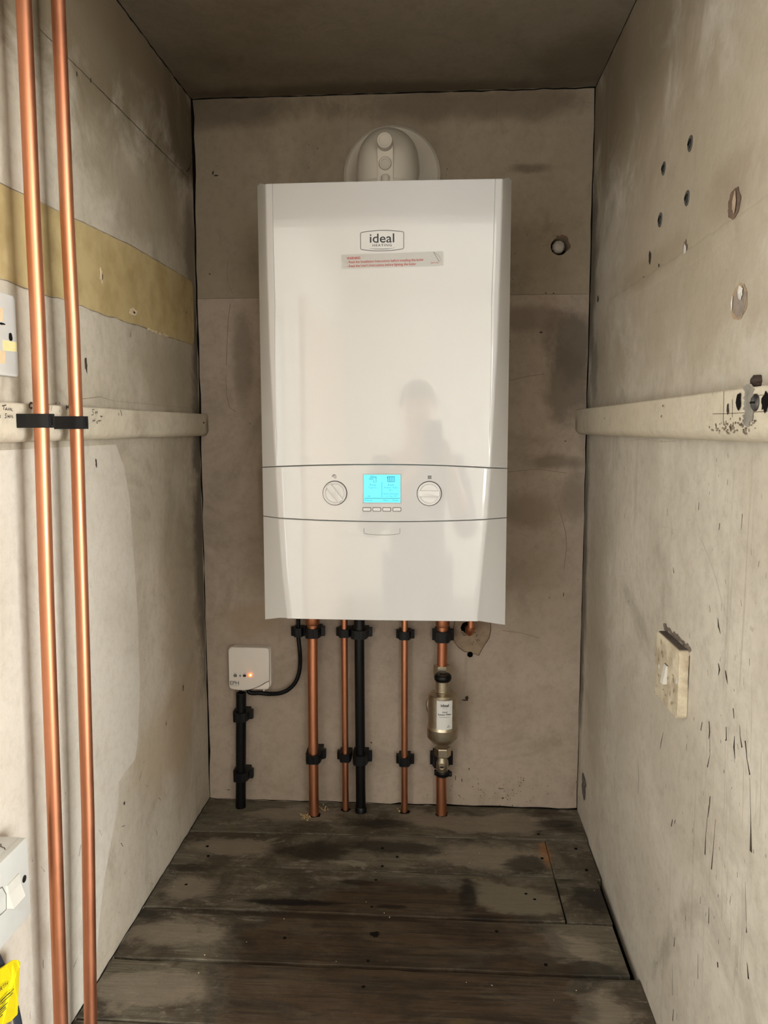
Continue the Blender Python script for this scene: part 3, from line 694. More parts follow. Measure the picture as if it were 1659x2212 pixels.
# ------------------------------------------------------------------ boiler
XO0, XO1 = .2010, .6390                       # outer side edges
YO, YN = -.288, -.325                         # outer front edge, plane of the front fold
XM = (XO0+XO1)/2
def interp(z, tab):
    for (za, a), (zb, b_) in zip(tab, tab[1:]):
        if z <= za and z >= zb: return a+(b_-a)*(za-z)/(za-zb)
    return tab[0][1] if z > tab[0][0] else tab[-1][1]
def foldtab(pts): return [(B_(x, y, YN).z, B_(x, y, YN).x) for x, y in pts]
FL = foldtab([(572, 396), (574.5, 540), (581, 760), (590.5, 960), (593, 1010), (598.5, 1115), (607, 1240), (618, 1339)])
FR = foldtab([(1087, 389), (1083, 540), (1075, 760), (1065, 960), (1062.5, 1010), (1055.5, 1118), (1044, 1240), (1034, 1343)])
def ysurf(x): return YN - .0022*(1-((x-XM)/.2)**2)
def seamtab(pts, y): return [(B_(px, py, y(px)).x, B_(px, py, y(px)).z) for px, py in pts]
yy = lambda px: YO if px < 575 or px > 1085 else YN
def ev(tab, x):
    if x <= tab[0][0]: return tab[0][1]
    for (a, za), (b_, zb) in zip(tab, tab[1:]):
        if x <= b_: return za+(zb-za)*(x-a)/(b_-a)
    return tab[-1][1]
def arc(l, m, r, n=24):
    """smooth seam: l, m, r = (x,z) ends and middle"""
    o = []
    for i in range(n+1):
        x = l[0]+(r[0]-l[0])*i/n; t = (x-m[0])/(r[0]-m[0]) if x > m[0] else (m[0]-x)/(m[0]-l[0])
        e = r if x > m[0] else l
        o.append((x, m[1]+(e[1]-m[1])*t*t))
    return o
def wz(px, py, y): p = B_(px, py, y); return (p.x, p.z)
S1 = arc(wz(594, 1008.2, YN), wz(826, 1003.5, YN-.002), wz(1062, 1011, YN))
S2 = arc(wz(599, 1119.3, YN), wz(826, 1127, YN-.002), wz(1055, 1122, YN))
S1 = [(XO0, B_(567.5, 1009.5, YO).z)]+S1+[(XO1, B_(1094.5, 1012, YO).z)]
S2 = [(XO0, B_(569, 1115, YO).z)]+S2+[(XO1, B_(1092.5, 1118.5, YO).z)]
ZT = 1.2535; ZTO = 1.2655
TOP = [(XO0, ZTO-.004), (XO0+.003, ZTO-.0006), (FL[0][1], ZT), (FR[0][1], ZT), (XO1-.003, ZTO-.0006), (XO1, ZTO-.004)]
zb = lambda px, py, y: B_(px, py, y).z
BOT = [(XO0, zb(573, 1338.5, YO)), (.2400, zb(618, 1336.5, YN)), (.42, zb(830, 1340, YN)), (.590, zb(1034, 1342.5, YN)), (XO1, zb(1089, 1350.3, YO))]
def panel(name, top, bot, parent, rows, groove=False, nc=36, label=None):
    """one moulded front panel: side return, bevelled cheek, rounded fold, faintly bowed face"""
    cols = [('side', .0), ('side', 1.), ('out', 0), ('out', .02), ('out', .35), ('out', .7), ('out', .97), ('bead', .15), ('bead', .5), ('bead', .85)]
    if groove: cols += [('gr', 0), ('gr', 1), ('gr', 2), ('gr', 3)]
    mids = [('face', i/nc) for i in range(nc+1)]
    full = [(c, 0) for c in cols]+[(c, None) for c in mids]+[(c, 1) for c in cols[::-1]]
    bm = BM(); grid = []
    edge = [(0, .010, 0), (0, .0016, 0), (.0003, .0006, 0), (.0010, .0001, 0)]
    vs = [(('a', k)) for k in range(4)]+[('m', i/rows) for i in range(rows+1)]+[(('b', k)) for k in range(3, -1, -1)]
    for v in vs:
        row = []
        for (kind, q), side in full:
            def xy(z):
                fl, fr = interp(z, FL), interp(z, FR)
                gw = .0085*max(0.0, min(1, (z-.80)/.25)) if groove else 0
                bw = .004
                if side is None:
                    a, b_ = fl+bw+ (gw+.003 if groove else 0), fr-bw-(gw+.003 if groove else 0)
                    x = a+(b_-a)*q; return x, ysurf(x)
                f, o, s_ = (fl, XO0, 1) if side == 0 else (fr, XO1, -1)
                if kind == 'side': return o, -.03 + (YO+.002+.03)*q
                if kind == 'out': return o+(f-o)*q, YO+(YN+.0022-YO)*q - .0006*math.sin(q*math.pi)*(1)
                if kind == 'bead':
                    return f+s_*bw*q, YN+.0022*(1-q)**2+ (ysurf(f)-YN)*q
                gd = .0016*max(0.0, min(1, (z-.80)/.25))
                dx = bw+gw+.0006*(0, .35, .65, 1)[q]*2.2
                return f+s_*dx, ysurf(f+s_*dx)+(0, gd, gd, 0)[q]
            # solve z for this column (two passes since x depends on z)
            z = (ev(top, XM)+ev(bot, XM))/2
            for _ in range(3):
                if v[0] == 'm': tt = v[1]; x, y = xy(z); z = ev(top, x)*(1-tt)+ev(bot, x)*tt; z = z-.0010*(1-tt)+.0010*tt
                elif v[0] == 'a': x, y = xy(z); z = ev(top, x)-edge[v[1]][0]
                else: x, y = xy(z); z = ev(bot, x)+edge[v[1]][0]
            x, y = xy(z)
            off = edge[v[1]][1] if v[0] != 'm' else 0
            row.append(bm.verts.new((x, min(y+off, -.02), z)))
        grid.append(row)
    for a, b_ in zip(grid, grid[1:]):
        for k in range(len(a)-1): bm.faces.new((a[k], a[k+1], b_[k+1], b_[k]))
    return obj(name, bm, M['white_gloss'], parent, smooth=28, label=label)
boiler = thing('wall_boiler', 'tall white gloss wall boiler with blue screen hung on the back wall', 'boiler', (XM, -.16, BOT[2][1]))
g = .00055
sh = lambda t, d: [(x, z+d) for x, z in t]
panel('upper_panel', TOP, sh(S1, g), boiler, 34, groove=True)
control = panel('control_panel', sh(S1, -g), sh(S2, g), boiler, 10)
lower = panel('lower_panel', sh(S2, -g), BOT, boiler, 14)
obj('casing', box(BM(), (XO0+.003, -.272, BOT[2][1]+.012), (XO1-.003, -.001, ZT-.004), .004), M['white_satin'], boiler)

def face(px, py, d=0.0):
    p = B_(px, py, YN-.001); return Vector((p.x, ysurf(p.x)-d, p.z))
def onface(px, py, d=.0003, tilt=0.0):
    """local frame on the front of the boiler, origin at a point of the photograph"""
    o = face(px, py); c, s_ = math.cos(tilt), math.sin(tilt)
    def fn(u, v):
        x, z = o.x+u*c-v*s_, o.z+u*s_+v*c; return Vector((x, ysurf(x)-d, z))
    return fn
K = 1.236   # photograph pixels per millimetre on the boiler front
def mm(px): return px/K/1000
def put(name, bm, mat, parent, **k): return obj(name, bm, M[mat], parent, smooth=None, **k)
# maker's badge
fn = onface(825.5, 520.3)
bm = BM(); w2, h2, hm = mm(45), mm(17), mm(20.7)
P = []
nseg = 20
for i in range(nseg+1):
    u = -w2+2*w2*i/nseg; P.append((u, h2+(hm-h2)*(1-(u/w2)**2)))
P2 = [(w2, h2-.002)]+[(w2, -h2+.002)]
for i in range(nseg+1):
    u = w2-2*w2*i/nseg; P2.append((u, -h2-(hm-h2)*(1-(u/w2)**2)))
P3 = P[1:-1]+[(w2-.0009, h2-.0002), (w2, h2-.0016), (w2, -h2+.0016), (w2-.0009, -h2+.0002)]+P2[3:-1]+[(-w2+.0009, -h2+.0002), (-w2, -h2+.0016), (-w2, h2-.0016), (-w2+.0009, h2-.0002)]
ribbon(bm, [fn(*q) for q in P3+[P3[0], P3[1]]], .0011, -Y, .0001)
badge = put('badge_outline', bm, 'ink_grey', boiler)
f1 = onface(825.3, 524.2)
bm = text_bm('ideal', mm(18.2), f1, width=mm(51), bold=.008); merge(bm, text_bm('HEATING', mm(5.0), onface(825.5, 532.6), width=mm(40), bold=.004, space=1.25))
ribbon(bm, [fn((i-10)/10*mm(27), -mm(14.8)-mm(2.2)*(1-((i-10)/10)**2)) for i in range(21)], [.00015+.0006*(1-((i-10)/10)**2) for i in range(21)], -Y, .0001)
put('badge_lettering', bm, 'ink', boiler)
# warning sticker
t_ = math.radians(1.0)
fs = onface(847.2, 562.4, .00012, t_)
bm = BM(); g_ = [[bm.verts.new(fs(mm(-106.5)+mm(213)*i/24, mm(14.75*j))) for i in range(25)] for j in (-1, 1)]
for i in range(24): bm.faces.new((g_[0][i], g_[0][i+1], g_[1][i+1], g_[1][i]))
sticker = put('warning_sticker', bm, 'sticker', boiler, label='clear sticker with red warning lettering')
fl_ = lambda du, dv: (lambda u, v: fs(u+du, v+dv)-Y*.0004)
x0 = mm(-95)
bm = text_bm('WARNING', mm(5.0), fl_(x0, mm(4.4)), 'LEFT', width=mm(28.5), bold=.02)
merge(bm, text_bm('- Read the Installation Instructions before installing the boiler', mm(5.2), fl_(x0, mm(-3.4)), 'LEFT', width=mm(161), bold=.008))
merge(bm, text_bm("- Read the User's Instructions before lighting the boiler", mm(5.2), fl_(x0, mm(-11.4)), 'LEFT', width=mm(145), bold=.008))
merge(bm, text_bm('2051726', mm(2.6), fl_(mm(88), mm(-9.4)), width=mm(16)))
put('warning_lettering', bm, 'ink_red', sticker)
bm = BM(); ribbon(bm, [fs(mm(86), mm(14))-Y*.0005, fs(mm(92), mm(4))-Y*.0005, fs(mm(97.5), mm(-6))-Y*.0005], .0007, -Y, .0001); ribbon(bm, [fs(mm(97.5), mm(-6))-Y*.0005, fs(mm(103), mm(-4))-Y*.0005, fs(mm(97), mm(6))-Y*.0005, fs(mm(86), mm(14))-Y*.0005], .0004, -Y, .0001)
put('sticker_peel_mark', bm, 'ink_grey', sticker)
# screen
f0 = onface(825.4, 1055.3, 0)
sw_, sh_ = mm(79), mm(60)
bm = BM(); ring_plate(bm, [(sw_/2+.0016, sh_/2+.0016), (-sw_/2-.0016, sh_/2+.0016), (-sw_/2-.0016, -sh_/2-.0016), (sw_/2+.0016, -sh_/2-.0016)], (0, 0), .001, f0, -Y, .0001, 6)
bm.free(); bm = BM()
for a, b_ in (((-sw_/2-.0014, sh_/2), (sw_/2+.0014, sh_/2+.0014)), ((-sw_/2-.0014, -sh_/2-.0014), (sw_/2+.0014, -sh_/2)), ((-sw_/2-.0014, -sh_/2), (-sw_/2, sh_/2)), ((sw_/2, -sh_/2), (sw_/2+.0014, sh_/2))):
    slab(bm, [(a[0], a[1]), (b_[0], a[1]), (b_[0], b_[1]), (a[0], b_[1])], f0, -Y, .0007)
scr = obj('screen', slab(BM(), rrect(sw_, sh_, .0006, 2), lambda u, v: f0(u, v), -Y, .0003), M['lcd'], boiler, smooth=None, label='lit blue display screen')
obj('screen_bezel', bm, simple('bezel', C(176, 178, 178), .3, var=.05), scr, smooth=None)
def sf(px, py): return onface(px, py, .00042)
bm = BM()
def lt(s_, px, py, h, wd, al='CENTER'): merge(bm, text_bm(s_, mm(h), sf(px, py), al, width=mm(wd)))
zx = lambda x: 660+x/5.027; zy = lambda y: 1000+y/5.027
lt('Ready', zx(733), zy(247), 3.9, 13.5); lt('Target 65\u00b0C', zx(734), zy(275), 3.4, 21); lt('Off', zx(686), zy(370), 3.6, 6.5); lt('Preheat', zx(686), zy(413), 3.2, 16.5)
lt('Ready', zx(930), zy(247), 3.9, 13.5); lt('Radiator Target', zx(929), zy(274), 3.4, 28.5); lt('64\u00b0C', zx(930), zy(300), 3.4, 8.5); lt('Room Thermostat', zx(929), zy(342), 3.4, 32); lt('or Timer Off', zx(929), zy(368), 3.4, 22.5); lt('Menu', zx(876), zy(413), 3.4, 12); lt('Mode', zx(976), zy(413), 3.4, 12)
def ln(pts, w_): ribbon(bm, [sf(zx(a), zy(b_))(0, 0) for a, b_ in pts], mm(w_), -Y, .0001)
ln([(830, 205), (830, 375)], .8); ln([(640, 384), (1026, 384)], .9)
ln([(740, 210), (768, 210), (768, 148), (745, 146), (722, 140), (704, 146), (704, 153), (725, 156), (766, 158)], .9); ln([(740, 210), (740, 182), (722, 178), (700, 178), (690, 170), (700, 164), (740, 166)], .9)
for k in range(4):
    c0 = 898+k*21
    ln([(c0-5, 150), (c0, 143), (c0+6, 150), (c0+6, 200), (c0, 209), (c0-5, 200), (c0-5, 150), (c0, 143)], .9)
ln([(888, 158), (896, 153)], 1); ln([(888, 150), (888, 166)], .8); ln([(898, 205), (966, 205)], .6); ln([(898, 150), (966, 150)], .6)
obj('screen_writing', bm, M['ink_navy'], scr, smooth=None)
# dials
def dial(px, py, ang):
    f_ = onface(px, py, 0); r = mm(26.8)
    o = obj('dial_surround', lathe(BM(), f_(0, 0)-Y*-.0004, -Y, [(0, r), (.0006, r), (.0008, r-.0003)], 48), simple('dial_gap', C(58, 54, 48), .6, var=.1), control)
    b_ = BM(); ri = mm(25.3); lathe(b_, f_(0, 0), -Y, [(0, ri), (.0040, ri), (.0048, ri-.0008), (.0048, ri-.0030), (.0026, ri-.0052), (.0026, .001)], 48)
    k_ = obj('dial', b_, M['white_dial'], control)
    ca_, sa_ = math.cos(ang), math.sin(ang)
    out = rrect(2*ri-.0042, mm(12.5), .0018, 4)
    b_ = BM(); slab(b_, [(u*ca_-v*sa_, u*sa_+v*ca_) for u, v in out], lambda u, v: f_(u, v)-Y*.0022, -Y, .0052, .0012)
    obj('dial_grip', b_, M['white_dial'], k_)
dial(723.7, 1065, math.radians(-52)); dial(927.2, 1066, math.radians(-.3))
for i, px in enumerate((792.7, 814, 835.7, 857.5)):
    f_ = onface(px, 1100.2, 0)
    g_ = obj('button_surround', slab(BM(), rrect(mm(18.6), mm(9.2), mm(2.6)), f_, -Y, .0004), simple('button_gap', C(74, 68, 60), .6, var=.1), control, smooth=None)
    obj('button', slab(BM(), rrect(mm(16.4), mm(7.0), mm(2.0)), f_, -Y, .0016, .0005), M['white_dial'], control)
bm = BM(); f_ = onface(722.5, 1029)
ribbon(bm, [f_(mm(-5), mm(1)), f_(mm(-1), mm(2.2)), f_(mm(3.2), mm(2.2)), f_(mm(3.2), mm(-4.2)), f_(mm(.2), mm(-3.6)), f_(mm(.2), mm(-.5)), f_(mm(-4.4), mm(-.7)), f_(mm(-5), mm(1))], .0011, -Y, .0001); ribbon(bm, [f_(mm(-3.4), mm(3.4)), f_(mm(2), mm(3.8))], .0011, -Y, .0001)
put('tap_symbol', bm, 'ink_grey', control)
bm = BM(); f_ = onface(928, 1031)
for u in (-3.2, -1.6, 0, 1.6, 3.2): ribbon(bm, [f_(mm(u), mm(-3.4)), f_(mm(u), mm(3.6))], .0009, -Y, .0001)
for v in (-2.8, 3.0): ribbon(bm, [f_(mm(-4.2), mm(v)), f_(mm(4.2), mm(v))], .0008, -Y, .0001)
put('radiator_symbol', bm, 'ink_grey', control)
bm = BM(); f_ = onface(825, 1141, .0001)
ribbon(bm, [f_(mm(-39), 0), f_(mm(-39), -mm(10)), f_(mm(-37), -mm(12))]+[f_(mm(-37+74*i/12), -mm(12)-mm(2.6)*(1-((i-6)/6)**2)) for i in range(1, 12)]+[f_(mm(37), -mm(12)), f_(mm(39), -mm(10)), f_(mm(39), 0)], .0006, -Y, .0001)
put('flap_outline', bm, 'seam', lower)

# ------------------------------------------------------------------ flue elbow on top of the boiler
FC = Vector((.4193, 0, 1.360))                 # centre of the wall seal
DX, DY, DR = .4165, -.118, .0590
flue = thing('flue_elbow', 'white plastic flue elbow rising from the boiler top into the wall', 'flue', (DX, DY, ZT-.004))
bm = BM(); lathe(bm, FC, -Y, [(0.0004, .100), (.004, .100), (.010, .094), (.012, .064), (.012, .050)], 64)
obj('wall_seal', bm, M['flue'], flue, label='flat round wall seal')
bm = BM(); base = ZT-.004
zc = 1.348
path = [Vector((DX, DY, base)), Vector((DX, DY, base+.066))]
cz, cyy_ = base+.045, DY+.045
for i in range(1, 13):
    a = math.pi/2*i/12; path.append(Vector((DX, DY+.052*(1-math.cos(a)), base+.066+.052*math.sin(a))))
path.append(Vector((DX+.0015, -.006, base+.118)))
tube(bm, path, DR, 48)
elbow = obj('elbow_body', bm, M['flue'], flue, smooth=50)
bm = BM(); lathe(bm, (DX, DY, base), Z, [(0, .0612), (1.3028-base, .0612), (1.3042-base, .0602), (1.3042-base, .058)], 56); obj('rim', bm, M['flue'], flue)
# flat face with the two test caps on the front of the elbow
fz = lambda px, py: B_(px, py, DY-DR-.004)
c1, c2 = fz(831.8, 308), fz(831.9, 352.5)
bm = BM(); yb = DY-DR+.0214
hw = .0150
out = [(-hw, base+.012-c2.z-.0), (hw, base+.012-c2.z)]+[(hw*math.cos(a), c1.z-c2.z+hw*math.sin(a)) for a in [math.pi*i/10 for i in range(11)]]
slab(bm, out, lambda u, v: Vector((c2.x+u, yb, c2.z+v)), -Y, .0225, .002); obj('test_point_boss', bm, M['flue'], flue)
for c_, r, hh, nm in ((c1, .0146, .016, 'test_cap'), (c2, .0118, .004, 'test_cap')):
    b_ = BM(); y0 = yb-.0215; lathe(b_, (c_.x, y0, c_.z), -Y, [(0, r), (hh, r), (hh+.0015, r-.0012), (hh+.0015, r-.004), (hh+.0005, r-.005)], 36); obj(nm, b_, M['flue'] if nm == 'x' else M['flue_dim'], flue)
k_ = fz(832, 384); bm = BM(); lathe(bm, (k_.x, DY-.0575, 1.290), Z, [(0, .0088), (.016, .0088), (.0195, .006), (.0205, .002)], 24); obj('screw_boss', bm, M['flue'], flue)

# ------------------------------------------------------------------ pipes under the boiler
def clip(label, c, nrm, r, z0, z1, back, group, ears=(1, 0), stretch=0.0, wall=.0052):
    """hinged plastic pipe clip: open collar around the tube on a block reaching the wall"""
    nrm = Vector(nrm); tg = Z.cross(nrm)
    w_ = r+wall; fr = r+.0050
    out = [(w_, -back), (w_+.0005, -back*.55)]
    if ears[0]: out += [(w_+.0085, -back*.55), (w_+.0085, -back*.55+.0105), (w_+.001, -back*.55+.0125)]
    out += [(w_, .25*r), (w_*.80, fr*.88), (w_*.45, fr)]
    out += [(-w_*.45-stretch*.3, fr), (-w_*.80-stretch, fr*.88), (-w_-stretch, .25*r)]
    if ears[1]: out += [(-w_-.001, -back*.55+.0125), (-w_-.006, -back*.55+.0105), (-w_-.006, -back*.55)]
    out += [(-w_-.0005-stretch, -back*.55), (-w_-stretch, -back)]
    c = Vector(c)
    t = thing('pipe_clip', label, 'pipe clip', (c.x, c.y, z0), group)
    bm = BM(); ring_plate(bm, out, (0, 0), r+.0002, lambda u, v: Vector((c.x, c.y, z0))+tg*u+nrm*v, Z, z1-z0, 5)
    obj('collar', bm, M['black'], t, smooth=35)
    bm = BM(); p0 = Vector((c.x, c.y, (z0+z1)/2))
    q = p0+tg*(w_*.05)+nrm*(fr-.0012)
    zz = (z1-z0)/2-.003
    prism(bm, [q+tg*-.0022-Z*zz, q+tg*.0022-Z*zz, q+tg*.0022+Z*zz, q+tg*-.0022+Z*zz], nrm*.0022)
    obj('latch', bm, M['black'], t, smooth=None)
    return t
G1 = 'black clips on the pipes under the boiler'
def pz(px, py, y): return B_(px, py, y)
def pipe(name, label, cat, pts, r, mat, parts=()):
    t = thing(name, label, cat, Vector(pts[0])); o = obj('tube', tube(BM(), pts, r, 32), M[mat], t, smooth=50); return t
PG = 'copper pipes under the boiler'
YB, YC = -.062, -.030
ztop = .506
# 22 mm pipe at left
def vx(px, py, y): return B_(px, py, y).x
a, b_ = vx(676, 1400, -.036), F_(678.5, 1760).x
t = thing('copper_pipe', 'thick copper pipe under the boiler, nearest the white receiver box', 'pipe', (b_, -.060, -.012), PG)
obj('tube', tube(BM(), [(b_, -.060, -.012), (b_-.0008, -.054, .10), (a, -.042, .30), (a, -.037, .40), (a, -.037, ztop)], .0108, 32), M['copper_dull'], t, smooth=50)
zc_ = pz(676, 1352, -.036).z; obj('compression_nut', lathe(BM(), (a, -.037, zc_-.006), Z, [(0, .0118), (.0085, .0120), (.010, .0140), (.014, .0152), (.026, .0152)], 30), M['copper'], t, smooth=30)
PBx, PBy = a, -.037
def small(px0, px1, py1, label, y0, y1):
    a, b_ = vx(px0, 1400, y0), F_(px1, py1).x
    t = thing('copper_pipe', label, 'pipe', (b_, y1, -.012), PG)
    obj('tube', tube(BM(), [(b_, y1, -.012), (a*.5+b_*.5, (y0+y1)/2, .25), (a, y0, ztop)], .0072, 28), M['copper_dull'], t, smooth=50)
    return a, b_
C0, C1 = small(744.3, 747, 1748, 'thin copper pipe directly left of the black drain pipe', -.028, -.032)
E0, E1 = small(874, 873.8, 1753, 'thin copper pipe standing alone between drain pipe and filter', -.028, -.034)
# black drain pipe
a, b_ = vx(776.5, 1500, -.036), F_(780, 1751).x
t = thing('drain_pipe', 'black plastic condensate pipe dropping from boiler to floor', 'pipe', (b_, -.038, -.012))
obj('tube', tube(BM(), [(b_, -.038, -.012), (a+.001, -.037, .2), (a, -.036, ztop)], .0108, 32), M['rubber'], t, smooth=50)
zc_ = pz(779, 1374, -.036).z
obj('socket', lathe(BM(), (a+.0005, -.036, zc_), Z, [(0, .0112), (.002, .0128), (.020, .0132), (.024, .0118), (.045, .0116)], 30), M['black'], t, smooth=35)
obj('floor_collar', lathe(BM(), (b_, -.038, -.001), Z, [(0, .0132), (.010, .0126), (.013, .0112)], 30), M['rubber'], t)
DXp, DXb = a, b_
# copper elbow into the wall patch
ex, ez = pz(1017.5, 1366, -.050).x, pz(1017.5, 1368, -.050).z
t = thing('copper_elbow', 'small copper elbow turning into the filler patch by the filter', 'pipe', (ex, -.05, ez))
pth = [Vector((ex, -.052, ztop)), Vector((ex, -.052, ez+.014))]+[Vector((ex-.0006*i, -.052+.014*(1-math.cos(math.pi/2*i/6)), ez+.014-.014*math.sin(math.pi/2*i/6))) for i in range(1, 7)]+[Vector((ex-.005, .004, ez))]
obj('tube', tube(BM(), pth, .0072, 26), M['copper_dull'], t, smooth=60)
obj('elbow_socket', tube(BM(), pth[1:-1], .0088, 26), M['copper'], t, smooth=60)
bm = BM(); blot(bm, (ex-.0075, 0, ez+.001), .0125, .0125, X, Z, -Y, .0045, 20, .12); obj('pipe_hole', bm, M['void'], wall_back, smooth=None)

# filter on the right hand pipe
fx = vx(955, 1400, -.036); fb = F_(954, 1752).x
yp = -.036
t = thing('copper_pipe', 'thick copper pipe dropping from the boiler into the top of the filter', 'pipe', (fx, yp, pz(955, 1445, yp).z), PG)
z1_ = pz(953, 1445, yp).z
obj('tube', tube(BM(), [(fx, yp, z1_), (fx+.0012, yp, ztop)], .0108, 32), M['copper'], t, smooth=50)
zc_ = pz(955, 1356, yp).z; obj('compression_nut', lathe(BM(), (fx+.001, yp, zc_-.006), Z, [(0, .0120), (.0085, .0122), (.010, .0140), (.014, .0150), (.026, .0150)], 30), M['copper'], t, smooth=30)
t = thing('copper_pipe', 'thick copper pipe rising from the floor to the valve below the filter', 'pipe', (fb, -.038, -.012), PG)
zv = pz(955, 1676, -.038).z
obj('tube', tube(BM(), [(fb, -.040, -.012), (fx-.0005, -.038, zv+.004)], .0114, 32), M['copper_dull'], t, smooth=50)
FY = -.074
fa = vx(956, 1560, FY)
filt = thing('system_filter', 'brushed brass filter canister with white label on the right hand pipe', 'filter', (fa, FY, pz(955, 1670, -.05).z))
Zp = lambda py, y=FY-.030: pz(956, py, y).z
R1 = .0318
prof = [(Zp(1616), .014), (Zp(1613), .024), (Zp(1603), R1+.0004), (Zp(1598), R1+.0010), (Zp(1582), R1+.0012), (Zp(1578), R1-.0006), (Zp(1575), R1-.0010), (Zp(1511), R1-.0012), (Zp(1508), R1-.0032)]
body = obj('canister', lathe(BM(), (fa, FY, 0), Z, prof+[(Zp(1508)+.0012, .022), (Zp(1508)+.0020, .0165)], 48), M['nickel'], filt, smooth=24)
zt = Zp(1508)+.0015
obj('neck', lathe(BM(), (fa, FY, zt-.002), Z, [(0, .0165), (.003, .0165), (.005, .0145), (.0265, .0145), (.027, .0150), (.030, .0150)], 36), M['nickel'], filt)
bm = BM(); lathe(bm, (fa, FY, zt+.0255), Z, [(0, .0150), (.003, .0176), (.008, .0183), (.012, .0176), (.0145, .0150), (.0145, .007), (.0115, .006)], 40); obj('vent_cap', bm, M['black'], filt)
obj('back_flange', lathe(BM(), (fa-.0015, FY+.022, Zp(1530, FY)), -Y, [(0, .033), (.004, .034), (.006, .032), (.007, .020)], 40), M['nickel'], filt)
bm = BM(); zf = Zp(1530, FY); tube(bm, [(fa-.002, FY+.030, zf-.03), (fa-.002, yp-.0, zf-.026)], .012, 24); tube(bm, [(fx, yp, zf-.05), (fx, yp, zf+.050)], .0145, 28); tube(bm, [(fa-.002, FY+.024, zf+.005), (fx, yp, zf+.005)], .016, 24); obj('inlet_body', bm, M['nickel'], filt, smooth=50)
def hexnut(c, r, h, name, parent, ch=.002, rot=0):
    c = Vector(c); b_ = BM(); rings = []
    for dz, s_ in ((0, .93), (ch, 1), (h-ch, 1), (h, .93)):
        rings.append([b_.verts.new(c+Vector((r*s_*math.cos(math.radians(60*k+rot)), r*s_*math.sin(math.radians(60*k+rot)), dz))) for k in range(6)])
    for p_, q_ in zip(rings, rings[1:]):
        for k in range(6): b_.faces.new((p_[k], p_[(k+1) % 6], q_[(k+1) % 6], q_[k]))
    b_.faces.new(rings[0][::-1]); b_.faces.new(rings[-1]); return obj(name, b_, M['nickel'], parent, smooth=20)
zn0, zn1 = pz(953, 1463, yp-.012).z, pz(953, 1440, yp-.012).z
hexnut((fx, yp, zn0), .0182, zn1-zn0, 'inlet_nut', filt, rot=0)
valve = thing('isolating_valve', 'nickel isolating valve with screw spindle under the filter', 'valve', (fx, -.040, zv))
zn0, zn1 = pz(956, 1638, -.055).z, pz(956, 1619, -.055).z
va = vx(956, 1640, -.040)
hexnut((va, -.042, zn0), .0180, zn1-zn0, 'valve_nut', valve, rot=0)
bm = BM(); lathe(bm, (va-.001, -.042, pz(955, 1672, -.045).z), Z, [(0, .0118), (.010, .0138), (.028, .0136), (.036, .0112), (.048, .0112)], 32); obj('valve_body', bm, M['nickel'], valve)
bm = BM(); c_ = pz(954.4, 1657.6, -.058); lathe(bm, (c_.x, -.050, c_.z), -Y, [(0, .0075), (.007, .0075), (.0085, .0060), (.0085, .0052), (.0070, .0050)], 26); sp_ = obj('spindle', bm, M['nickel'], valve)
bm = BM(); box(bm, (c_.x-.0042, -.0592, c_.z-.0007), (c_.x+.0042, -.0574, c_.z+.0007)); obj('spindle_slot', bm, M['crack'], valve, smooth=None)
bm = BM(); zl = pz(956, 1680, -.052).z
lathe(bm, (va, -.042, zl), Z, [(0, .0128), (.003, .0165), (.009, .0172), (.012, .0150)], 30); box(bm, (va+.010, -.050, zl+.001), (va+.0205, -.038, zl+.010), .002); box(bm, (va-.018, -.050, zl+.003), (va-.010, -.038, zl+.013), .002); obj('lever_collar', bm, M['black'], valve)
# paper label on the canister
def can(px0=956, du=0.0):
    def fn_(u, v):
        th = u/(R1+.0001); return Vector((fa+ (R1+.0001)*math.sin(th), FY-(R1+.0001)*math.cos(th), v))
    return fn_
lc = .0042; zl0, zl1 = Zp(1576), Zp(1514)
cf = can()
bm = BM(); lw = .0172
g_ = [[bm.verts.new(cf(lc-lw+2*lw*i/14, zl0+(zl1-zl0)*j)) for i in range(15)] for j in (0, 1)]
for i in range(14): bm.faces.new((g_[0][i], g_[0][i+1], g_[1][i+1], g_[1][i]))
plab = obj('paper_label', bm, M['label'], filt, smooth=60, label='white paper label')
bm = BM()
def cl(s_, py, h, wd, bold=.01):
    z_ = Zp(py)
    t2 = text_bm(s_, h, lambda u, v: Vector((u, 0, v)), width=wd, bold=bold)
    for v_ in t2.verts:
        th = (lc+v_.co.x)/(R1+.0004); v_.co = Vector((fa+(R1+.0004)*math.sin(th), FY-(R1+.0004)*math.cos(th), z_+v_.co.z))
    merge(bm, t2)
cl('ideal', 1526.5, .0058, .0172, .025); cl('HEATING', 1530.5, .0012, .0105, 0); cl('ideal', 1539.5, .0034, .0105, .012); cl('System Filter', 1545, .0037, .0290, .02); cl('idealheating.com', 1549.5, .0019, .0235, 0)
z_ = Zp(1571); 
for q in ([(.0095, 0), (.0125, .0055), (.0155, 0), (.0095, 0)], [(.0125, .0012), (.0125, .0034)]):
    pp_ = []
    for u, v in q:
        th = u/(R1+.0004); pp_.append(Vector((fa+(R1+.0004)*math.sin(th), FY-(R1+.0004)*math.cos(th), z_+v)))
    ribbon(bm, pp_, .0006, -Y, .0001)
obj('label_lettering', bm, M['ink'], plab, smooth=None)

